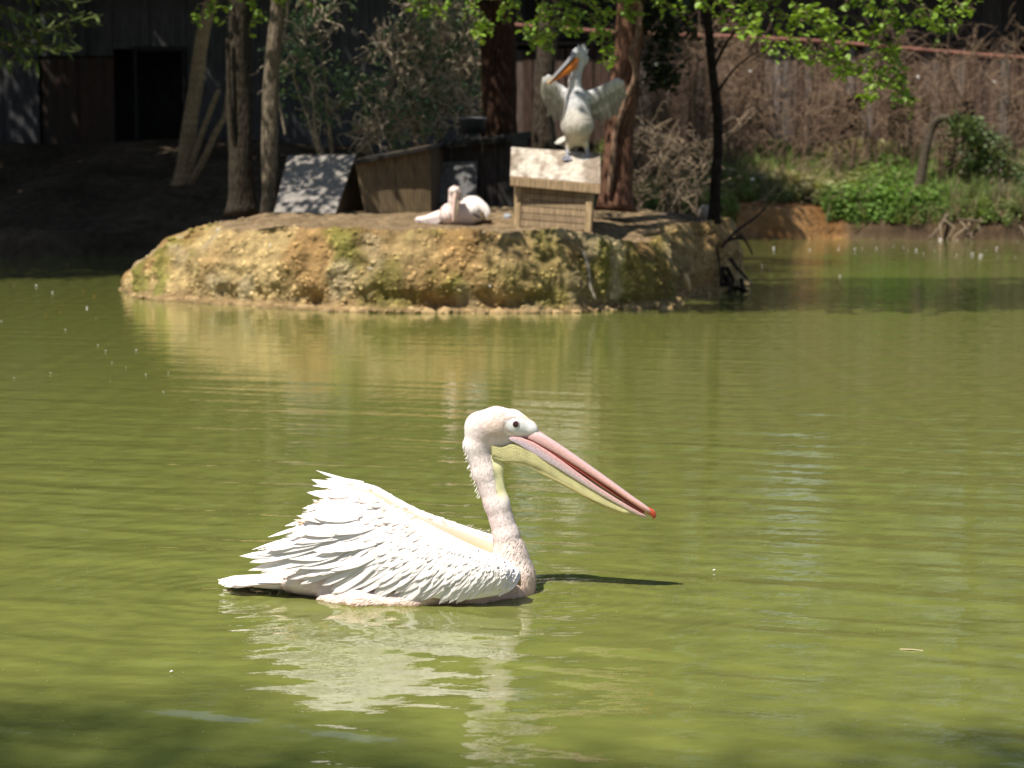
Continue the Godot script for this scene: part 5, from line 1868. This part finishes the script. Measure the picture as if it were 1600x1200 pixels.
func shrubs():
	var pale := Color(0.50, 0.41, 0.30)
	shrub("bare_shrub", "bare shrub of long twisting pale stems rising behind the tent shelter", P(505, 250, 25.5), [
		[pixel_path([[510, 252], [498, 225], [492, 190], [490, 140], [484, 115], [476, 70], [478, 20], [482, -40]], 25.5), 0.034, 0.022],
		[pixel_path([[500, 245], [480, 180], [462, 130], [460, 105], [474, 70], [500, 35], [520, 10], [540, -30]], 25.6), 0.028, 0.018],
		[pixel_path([[520, 248], [515, 200], [510, 150], [506, 105], [500, 60], [492, 30], [495, -30]], 25.8), 0.03, 0.02],
		[pixel_path([[446, 210], [436, 160], [430, 110], [428, 80], [444, 50], [450, 15], [455, -30]], 24.4), 0.02, 0.014],
		[pixel_path([[512, 180], [535, 160], [555, 140], [570, 130]], 25.7), 0.022, 0.012],
		], pale, 24, 0.34, 130)
	shrub("tangled_shrub", "tangled bare shrub with a thick mossy stem behind the board shelter", P(570, 240, 26.0), [
		[pixel_path([[570, 240], [582, 210], [592, 175], [612, 130], [620, 95], [640, 50], [650, 0]], 26.0), 0.075, 0.03],
		[pixel_path([[556, 235], [580, 205], [606, 182], [630, 165], [660, 150], [690, 140]], 25.8), 0.026, 0.014],
		[pixel_path([[610, 235], [618, 195], [640, 150], [655, 120], [668, 80], [672, 30]], 26.3), 0.028, 0.014],
		[pixel_path([[664, 222], [650, 190], [655, 150], [680, 115], [700, 85], [720, 60]], 26.3), 0.024, 0.012],
		[pixel_path([[545, 205], [565, 208], [590, 215], [620, 190], [650, 180], [700, 165], [740, 170]], 25.9), 0.018, 0.012],
		[pixel_path([[690, 215], [700, 160], [712, 120], [700, 80], [690, 40], [700, -10]], 26.5), 0.022, 0.012],
		[pixel_path([[730, 190], [722, 150], [735, 110], [728, 60], [740, 10]], 26.4), 0.02, 0.012],
		], Color(0.50, 0.41, 0.30), 64, 0.48, 260)
	shrub("tangled_shrub", "dense bare twigs between the board shelter and the thick dark tree", P(690, 240, 26.2), [
		[pixel_path([[650, 250], [648, 200], [660, 150], [655, 90], [640, 30], [636, -20]], 26.2), 0.024, 0.013],
		[pixel_path([[690, 250], [684, 190], [676, 140], [690, 80], [684, 20], [690, -20]], 26.0), 0.026, 0.013],
		[pixel_path([[720, 240], [735, 180], [720, 130], [740, 80], [730, 20], [735, -20]], 26.1), 0.022, 0.012],
		[pixel_path([[600, 130], [640, 110], [680, 120], [730, 95], [760, 100]], 26.0), 0.018, 0.012],
		[pixel_path([[560, 100], [600, 70], [650, 60], [700, 30]], 26.0), 0.018, 0.012],
		], Color(0.46, 0.37, 0.265), 60, 0.5, 40)
	# brown thicket at the right, on the far bank
	var brown := Color(0.225, 0.155, 0.105)
	var spots := [[1010, 296, 49.5, "bare brown thicket just right of the vine-wrapped tree"], [1070, 290, 50.2, "bare brown thicket behind the island's thin dark tree"], [1160, 262, 51.6, "bare brown thicket before the barn, left of its gaps"], [1235, 256, 51.8, "sparse brown shrub before the barn's torn boards"], [1340, 262, 50.5, "leafless brown shrub before the two dark gaps of the barn"], [1405, 265, 51.0, "thin bare shrub under the lowest green sprays, before the barn"], [1490, 260, 49.5, "leafless shrub with pale arching twigs before the barn, far right"], [1580, 262, 49.0, "leafless shrub at the right edge of the picture"]]
	for e in spots:
		var stems := []
		for k in 9:
			var x: float = e[0] + jit(34)
			var lean := jit(50)
			var top := rg.randf_range(20, 150)
			stems.append([pixel_path([[x, e[1] + 30], [x + lean * 0.2 + jit(10), lerpf(e[1], top, 0.3)], [x + lean * 0.6 + jit(15), lerpf(e[1], top, 0.65)], [x + lean, top]], e[2] + jit(0.8)), 0.036, 0.013])
		shrub("twig_thicket", e[3], P(e[0], e[1], e[2]), stems, brown, 70 if e[0] < 1200 else 26, 1.05, 0)
	# brambles trailing low over the island's back edge
	var st := []
	for k in 12:
		var x := rg.randf_range(985, 1110)
		st.append([pixel_path([[x, 335], [x + jit(30), 280], [x + jit(60), 240], [x + jit(90), 215 + jit(40)]], 25.9 + jit(0.5)), 0.014, 0.006])
	shrub("bramble", "thin dry brambles arching behind the island's right end", P(1050, 335, 25.9), st, Color(0.27, 0.205, 0.14), 14, 0.5, 0)
	# arching ivy-clad small tree on the right bank
	var t := thing("arching_tree", "small arching tree with ivy foliage on the right bank", "tree", P(1432, 312, 48.2))
	trunk(t, [P(1432, 312, 48.2), P(1440, 270, 48.2), P(1449, 220, 48.2), P(1460, 192, 48.2), P(1480, 184, 48.2), P(1500, 192, 48.2), P(1522, 222, 48.2), P(1550, 252, 48.2)], 0.14, 0.07, Color(0.17, 0.135, 0.095))
	var blobs := []
	for e in [[1495, 190, 0.4], [1520, 205, 0.5], [1545, 225, 0.55], [1535, 245, 0.5], [1560, 260, 0.6], [1580, 290, 0.7], [1600, 270, 0.6], [1575, 320, 0.5], [1610, 310, 0.7], [1550, 280, 0.4]]:
		blobs.append([P(e[0], e[1] + 6, 48.0), Vector3(e[2], e[2] * 0.7, e[2]), 42])
	crown(t, blobs, Color(0.12, 0.16, 0.065), 1.5, small_cluster)
	var tb := Buf.new()
	for k in 40:
		var o = blobs[rg.randi() % blobs.size()]
		var p: Vector3 = o[0] + rv(0.4)
		tube(tb, [p, p + rv(0.25), p + rv(0.6)], 0.018, 0.006, 4, Color(0.3, 0.24, 0.17), 0.0, false)
	part("twigs", tb.mesh(), M.twig, t, "stuff")

func ground_cover():
	# nettles and low weeds over the right bank
	var xf := []
	var cl := []
	var xf2 := []
	var cl2 := []
	for k in 26000:
		var x := rg.randf_range(2.6, 19.0) if k < 18000 else rg.randf_range(2.6, 10.0)
		var e := rg.randf_range(0.25, 6.2)
		var d := shore(x) + e
		var n := fn.get_noise_2d(x * 22.0, d * 30.0)
		if n < -0.3 and rg.randf() < 0.7:
			continue
		# the bare orange scarp at the left of the bank
		if e < 1.5 and x > 5.8 and x < 8.2 and n < 0.3:
			continue
		var s := rg.randf_range(0.45, 1.35) * (0.75 + clampf(n, -0.3, 0.5))
		var up := Basis.from_euler(Vector3(jit(0.35), jit(PI), jit(0.35))).scaled(Vector3(s, s * rg.randf_range(0.7, 1.2), s))
		var g := rg.randf_range(0.65, 1.35)
		var c := Color(0.15, 0.255, 0.055).lerp(Color(0.30, 0.27, 0.14), clampf(0.4 + 1.6 * fn.get_noise_2d(x * 15.0 + 200.0, d * 15.0), 0, 1))
		xf.append(Transform3D(up, Vector3(x, ground_h(x, d) - 0.02, -d)))
		cl.append(Color(c.r * g, c.g * g, c.b * g))
	for k in 2600:
		var x := rg.randf_range(2.2, 19.0)
		var e := rg.randf_range(0.15, 6.2)
		var d := shore(x) + e
		if e < 1.5 and x > 5.8 and x < 8.2:
			continue
		var h := rg.randf_range(0.25, 0.7)
		var g := rg.randf_range(0.6, 1.3)
		var c := Color(0.32, 0.26, 0.15) if rg.randf() < 0.45 else Color(0.19, 0.26, 0.07)
		if x < 9.5 and rg.randf() < 0.5:
			continue
		xf2.append(Transform3D(Basis.from_euler(Vector3(jit(0.6), jit(PI), jit(0.6))).scaled(Vector3(1.0, h / 0.4, 1.0)), Vector3(x, ground_h(x, d) - 0.02, -d)))
		cl2.append(Color(c.r * g, c.g * g, c.b * g))
	many("grass_tufts", tuft_mesh, M.leaf, xf2, cl2, self, "tufts of green and dry grass among the weeds of the right bank", "grass")
	many("ground_cover", nettle_mesh, M.leaf, xf, cl, self, "low green weeds and nettles covering the right bank", "weeds")
	# dry stalks and roots hanging over the right bank
	var b := Buf.new()
	for k in 260:
		var x := rg.randf_range(1.0, 18.0)
		var e := rg.randf_range(0.0, 5.5)
		var d := shore(x) + e
		var p := Vector3(x, ground_h(x, d), -d)
		var q := p + Vector3(jit(0.7), rg.randf_range(0.1, 0.8), jit(0.3) + 0.2)
		var g := rg.randf_range(0.6, 1.3)
		tube(b, [p, p.lerp(q, 0.5) + rv(0.1), q], 0.014, 0.007, 4, Color(0.28 * g, 0.21 * g, 0.14 * g), 0.0, false)
	single("dry_stalks", b.mesh(), M.twig, "dry stalks scattered through the weeds of the right bank", "stalks", "", "stuff")
	var roots := [[[1480, 335, 1466, 358, 1452, 373], "bare root reaching into the water, left of the root tangle"], [[1530, 335, 1545, 352, 1560, 374], "bare root under the arching tree's foliage"], [[1600, 345, 1580, 358, 1562, 375], "thick pale root at the right edge of the water"], [[1500, 345, 1512, 360, 1520, 374], "short bare root in the middle of the root tangle"], [[1590, 338, 1540, 346, 1495, 342], "horizontal bare root along the right bank"]]
	for r in roots:
		var t := thing("bare_root", r[1], "root", P(r[0][4], r[0][5], 46.2))
		var q: Array = r[0]
		var m := Buf.new()
		tube(m, smooth_path([P(q[0], q[1], 46.6), P(q[2], q[3], 46.2), P(q[4], q[5], 45.9)], 10), 0.05, 0.03, 7, Color(0.33, 0.25, 0.17), 0.2)
		part("root", m.mesh(), M.bark, t)
		m = Buf.new()
		for k in 4:
			var a := P(lerpf(q[0], q[4], 0.2 + 0.2 * k), lerpf(q[1], q[5], 0.2 + 0.2 * k), 46.2)
			tube(m, [a, a + Vector3(jit(0.3), -0.2, 0.1), a + Vector3(jit(0.5), -0.5, 0.1)], 0.02, 0.008, 5, Color(0.3, 0.23, 0.16))
		part("rootlets", m.mesh(), M.twig, t)
	# a little litter on the left bank
	var lf := []
	var lc := []
	for k in 1500:
		var x := rg.randf_range(-14.0, -3.0)
		var d := shore(x) + rg.randf_range(0.2, 9.0)
		lf.append(Transform3D(Basis.from_euler(rv(3.0)).scaled(Vector3(0.6, 0.1, 0.6) * rg.randf_range(0.5, 1.3)), Vector3(x, ground_h(x, d) + 0.01, -d)))
		var g := rg.randf_range(0.5, 1.5)
		lc.append(Color(0.07 * g, 0.05 * g, 0.03 * g))
	many("leaf_litter", small_cluster, M.ivy, lf, lc, self, "dead leaves lying on the dark left bank", "leaf litter")

func island_bits():
	# stones, sticks and roots that lie on the island
	var e := [["white_stone", P(641, 404, 18.55), Vector3(0.05, 0.14, 0.05), Color(0.52, 0.48, 0.40), "pale upright stone stuck in the middle of the island's bank", -0.5],
		["pale_stone", P(629, 412, 18.5), Vector3(0.03, 0.11, 0.04), Color(0.46, 0.42, 0.36), "thin pale stone beside the upright one in the bank", 0.1],
		["grey_stone", P(793, 341, 20.3), Vector3(0.05, 0.05, 0.05), Color(0.26, 0.27, 0.285), "small grey stone between the resting pelican and the nest house", 0.0],
		["round_boulder", P(1104, 336, 22.4), Vector3(0.10, 0.12, 0.10), Color(0.27, 0.22, 0.18), "rounded grey-brown boulder at the foot of the thin dark tree", 0.2],
		["leaning_slab", P(1073, 440, 20.3), Vector3(0.035, 0.11, 0.04), Color(0.40, 0.30, 0.17), "small light slab leaning in the dark hollow at the island's right", 0.3]]
	for o in e:
		var m := Buf.new()
		var rows := 9
		var n := 12
		for r in rows + 1:
			for j in n:
				var a := PI * r / rows
				var q := TAU * j / n
				var p := Vector3(sin(a) * cos(q), cos(a), sin(a) * sin(q))
				p *= 1.0 + 0.4 * fn.get_noise_3d(p.x * 70 + o[1].x * 300, p.y * 70, p.z * 70)
				m.add(o[1] + (p * o[2]).rotated(Vector3.BACK, o[5]), o[3])
		for r in rows:
			for j in n:
				var j2 := (j + 1) % n
				m.quad(r * n + j, r * n + j2, (r + 1) * n + j2, (r + 1) * n + j)
		single(o[0], m.mesh(), M.clod, o[4], "stone")
	var m := Buf.new()
	tube(m, smooth_path([P(908, 396, 18.2), P(914, 399, 18.2), P(919, 420, 18.15), P(922, 445, 18.1), P(931, 468, 18.05)], 14), 0.022, 0.014, 7, Color(0.44, 0.38, 0.30), 0.2)
	single("dangling_root", m.mesh(), M.bark, "pale crooked root dangling down the island's bank, right of the middle", "root")
	m = Buf.new()
	tube(m, smooth_path([P(1030, 340, 21.9), P(1060, 340, 21.8), P(1098, 350, 21.6)], 10), 0.06, 0.045, 10, Color(0.26, 0.20, 0.15), 0.25)
	single("grey_log", m.mesh(), M.bark, "weathered log lying on the island left of the round boulder", "log")
	m = Buf.new()
	tube(m, smooth_path([P(1128, 385, 21.6), P(1150, 362, 21.9), P(1180, 340, 22.2), P(1196, 324, 22.4)], 10), 0.022, 0.012, 7, Color(0.09, 0.065, 0.05), 0.2)
	tube(m, smooth_path([P(1130, 378, 21.6), P(1160, 372, 21.6), P(1176, 398, 21.6)], 8), 0.022, 0.01, 6, Color(0.09, 0.065, 0.05), 0.2)
	tube(m, smooth_path([P(1120, 388, 21.6), P(1124, 410, 21.5), P(1126, 440, 21.4)], 8), 0.016, 0.008, 6, Color(0.09, 0.065, 0.05), 0.2)
	single("dead_branch", m.mesh(), M.bark, "dark dead branch sticking out over the water from the island's right end", "branch")
	m = Buf.new()
	tube(m, smooth_path([P(1152, 371, 21.9), P(1158, 366, 21.9), P(1164, 372, 21.8)], 6), 0.035, 0.02, 7, Color(0.42, 0.25, 0.14), 0.1)
	single("broken_stub", m.mesh(), M.bark, "light broken stub of wood beside the dead branch", "wood")
	m = Buf.new()
	for k in 14:
		var a := P(1128 + jit(14), 425 + jit(22), 21.6)
		var b2 := a + Vector3(jit(0.15) + 0.08, -rg.randf_range(0.15, 0.3), jit(0.15) + 0.05)
		b2.y = maxf(b2.y, -0.03)
		tube(m, [a, a.lerp(b2, 0.5) + rv(0.05), b2], 0.03, 0.014, 6, Color(0.07, 0.052, 0.038) * rg.randf_range(0.7, 1.4), 0.2)
	for e2 in [[1158, 436, 1162, 456], [1150, 450, 1168, 455]]:
		tube(m, [P(e2[0], e2[1], 21.4), P(e2[2], e2[3], 21.3)], 0.025, 0.02, 6, Color(0.03, 0.03, 0.03))
	single("root_tangle", m.mesh(), M.bark, "tangle of dark wet roots at the waterline of the island's right end", "roots")

func floating_bits():
	# white down and petals on the water
	var feather_b := Buf.new()
	var b := Buf.new()
	feather_line(b, Vector3(-0.5, 0.02, 0), Vector3(0.5, 0.10, 0), Vector3(0, 1, 0), 0.5, Color(0.85, 0.84, 0.82), 0.16, 6, 0.5)
	feather_line(b, Vector3(-0.3, 0.04, 0.1), Vector3(0.35, 0.24, -0.12), Vector3(0.3, 1, 0.3), 0.4, Color(0.8, 0.79, 0.77), 0.16, 6, 0.5)
	var mesh := b.mesh()
	var right := [[1173, 372], [1209, 388], [1265, 391], [1310, 388], [1336, 390], [1347, 388], [1396, 386], [1412, 386], [1418, 392], [1432, 391], [1443, 396], [1495, 398], [1520, 397], [1541, 392], [1535, 399], [1532, 400], [1560, 401], [1586, 402], [1196, 414], [1191, 415], [1204, 424], [1246, 428], [1312, 432], [1155, 417], [1495, 375], [1469, 375], [1405, 371], [1370, 388], [1460, 392], [1557, 388], [1590, 376]]
	var left := [[22, 447], [57, 447], [111, 441], [117, 396], [82, 458], [2, 503], [136, 482], [150, 499], [175, 568], [197, 576], [213, 549], [263, 584], [255, 614], [228, 587], [153, 541], [165, 550], [79, 585], [22, 592], [172, 596], [102, 517]]
	var amber := [[80, 466], [97, 475], [147, 464], [101, 413], [71, 493], [40, 483], [130, 455], [106, 414], [55, 412], [94, 489]]
	var k := 0
	for e in right + left + amber:
		var o := MeshInstance3D.new()
		var am := k >= right.size() + left.size()
		o.name = numbered("fallen_petal" if am else "floating_down")
		o.mesh = mesh
		o.material_override = M.feather if not am else M.amber
		var p := G(e[0], e[1])
		var s: float = -p.z * rg.randf_range(0.0006, 0.0021)
		if k >= right.size():
			s *= 0.75
		o.transform = Transform3D(Basis.from_euler(Vector3(jit(0.2), jit(PI), jit(0.2))).scaled(Vector3.ONE * s), p + Vector3(0, 0.006, 0))
		if am:
			o.set_meta("label", "tiny amber leaf floating on the dark water left of the island")
			o.set_meta("group", "amber leaves floating left of the island")
			o.set_meta("category", "leaf")
		else:
			o.set_meta("label", "white tuft of down floating near the right bank" if k < right.size() else "white tuft of down floating on the water left of the island")
			o.set_meta("group", "down floating near the right bank" if k < right.size() else "down floating left of the island")
			o.set_meta("category", "feather")
		add_child(o)
		k += 1
	for e in [[1116, 893, 0.011, "white_petal", "single white speck floating right of the swimming pelican's breast"], [268, 1052, 0.010, "pale_petal", "small white speck floating in the lower left of the water"]]:
		var o := MeshInstance3D.new()
		o.name = numbered(e[3])
		o.mesh = mesh
		o.material_override = M.feather
		o.transform = Transform3D(Basis.from_euler(Vector3(0, 0.4, 0)).scaled(Vector3.ONE * e[2]), G(e[0], e[1]) + Vector3(0, 0.004, 0))
		o.set_meta("label", e[4])
		o.set_meta("category", "petal")
		add_child(o)
	b = Buf.new()
	for speck in 420:
		var d := rg.randf_range(3.6, 10.0)
		var p := Vector3(jit(0.32) * d, 0.004, -d)
		var s := rg.randf_range(0.001, 0.0026)
		var g := rg.randf_range(0.7, 1.2)
		var q := []
		for e in 5:
			q.append(b.add(p + Vector3(cos(e * 1.257) * s, 0.001 * (e % 2), sin(e * 1.257) * s * 0.8), Color(0.42 * g, 0.42 * g, 0.20 * g)))
		b.tri(q[0], q[2], q[1]); b.tri(q[0], q[3], q[2]); b.tri(q[0], q[4], q[3])
	single("pollen_specks", b.mesh(), M.feather, "tiny pale specks of pollen scattered over the near water", "pollen", "", "stuff")
	b = Buf.new()
	var a := G(1406, 1017) + Vector3(0, 0.004, 0)
	var c := G(1442, 1019) + Vector3(0, 0.004, 0)
	tube(b, [a, a.lerp(c, 0.5) + Vector3(0, 0.002, 0.003), c], 0.0022, 0.0015, 5, Color(0.42, 0.36, 0.22))
	single("floating_twig", b.mesh(), M.twig, "thin straw floating in the lower right of the water", "twig")
	for e in [[1172, 113, 50.5, "white tuft caught in the thicket before the barn, left"], [1433, 121, 50.5, "white tuft caught in the twigs under the green sprays"], [1553, 129, 50.5, "white tuft caught in twigs near the right edge"], [1176, 282, 48.0, "white tuft lying in the weeds at the left of the right bank"], [586, 69, 25.3, "white tuft caught in the bare shrub behind the tent shelter"]]:
		var o := MeshInstance3D.new()
		o.name = numbered("caught_tuft")
		o.mesh = mesh
		o.material_override = M.feather
		o.transform = Transform3D(Basis.from_euler(rv(1.0)).scaled(Vector3.ONE * e[2] * 0.0032), P(e[0], e[1], e[2]))
		o.set_meta("label", e[3])
		o.set_meta("category", "feather")
		add_child(o)

# ---------------------------------------------------------------- the scene
func _ready():
	rg.seed = 20240417
	seed(7)
	fn.seed = 11
	fn.noise_type = FastNoiseLite.TYPE_SIMPLEX_SMOOTH
	fn.frequency = 0.01
	fn.fractal_octaves = 2
	var cam := Camera3D.new()
	cam.name = "camera"
	cam.fov = 24.0
	cam.near = 0.1
	cam.far = 400.0
	cam.position = CAM
	cam.rotation.x = -pitch
	var lens := CameraAttributesPhysical.new()
	lens.frustum_focal_length = 12.0 / tan(deg_to_rad(12.0))
	lens.frustum_focus_distance = 5.35
	lens.exposure_aperture = 4.5
	lens.frustum_near = 0.1
	lens.frustum_far = 400.0
	cam.attributes = lens
	add_child(cam)
	cam.current = true
	var env := Environment.new()
	env.tonemap_mode = Environment.TONE_MAPPER_LINEAR
	env.tonemap_exposure = 1.85
	env.background_mode = Environment.BG_SKY
	env.sdfgi_enabled = true
	env.ssao_enabled = true
	env.ssil_enabled = true
	var sm := ProceduralSkyMaterial.new()
	sm.sky_top_color = Color(0.44, 0.52, 0.64)
	sm.sky_horizon_color = Color(0.76, 0.78, 0.79)
	sm.sky_curve = 0.15
	sm.ground_bottom_color = Color(0.2, 0.2, 0.15)
	sm.ground_horizon_color = Color(0.4, 0.42, 0.4)
	sm.sun_angle_max = 20.0
	sm.energy_multiplier = 0.75
	var sky := Sky.new()
	sky.sky_material = sm
	env.sky = sky
	var we := WorldEnvironment.new()
	we.name = "world"
	we.environment = env
	add_child(we)
	var sun := DirectionalLight3D.new()
	sun.name = "sun"
	sun.light_energy = 1.4
	sun.light_color = Color(1.0, 0.972, 0.93)
	sun.light_angular_distance = 0.5
	sun.shadow_enabled = true
	sun.look_at_from_position(Vector3.ZERO, Vector3(0.40, -1.0, -0.42), Vector3.UP)
	add_child(sun)
	materials()
	make_leaves()
	M["amber"] = M.feather.duplicate()
	M.amber.albedo_color = Color(0.75, 0.5, 0.2)
	var t0 := Time.get_ticks_msec()
	for f in [pond_water, ground, island, sheds, far_trees, island_trees, shrubs, ground_cover, nest_houses, swimming_pelican, standing_pelican, resting_pelican, island_bits, floating_bits]:
		f.call()
		print(f.get_method(), " ", Time.get_ticks_msec() - t0)
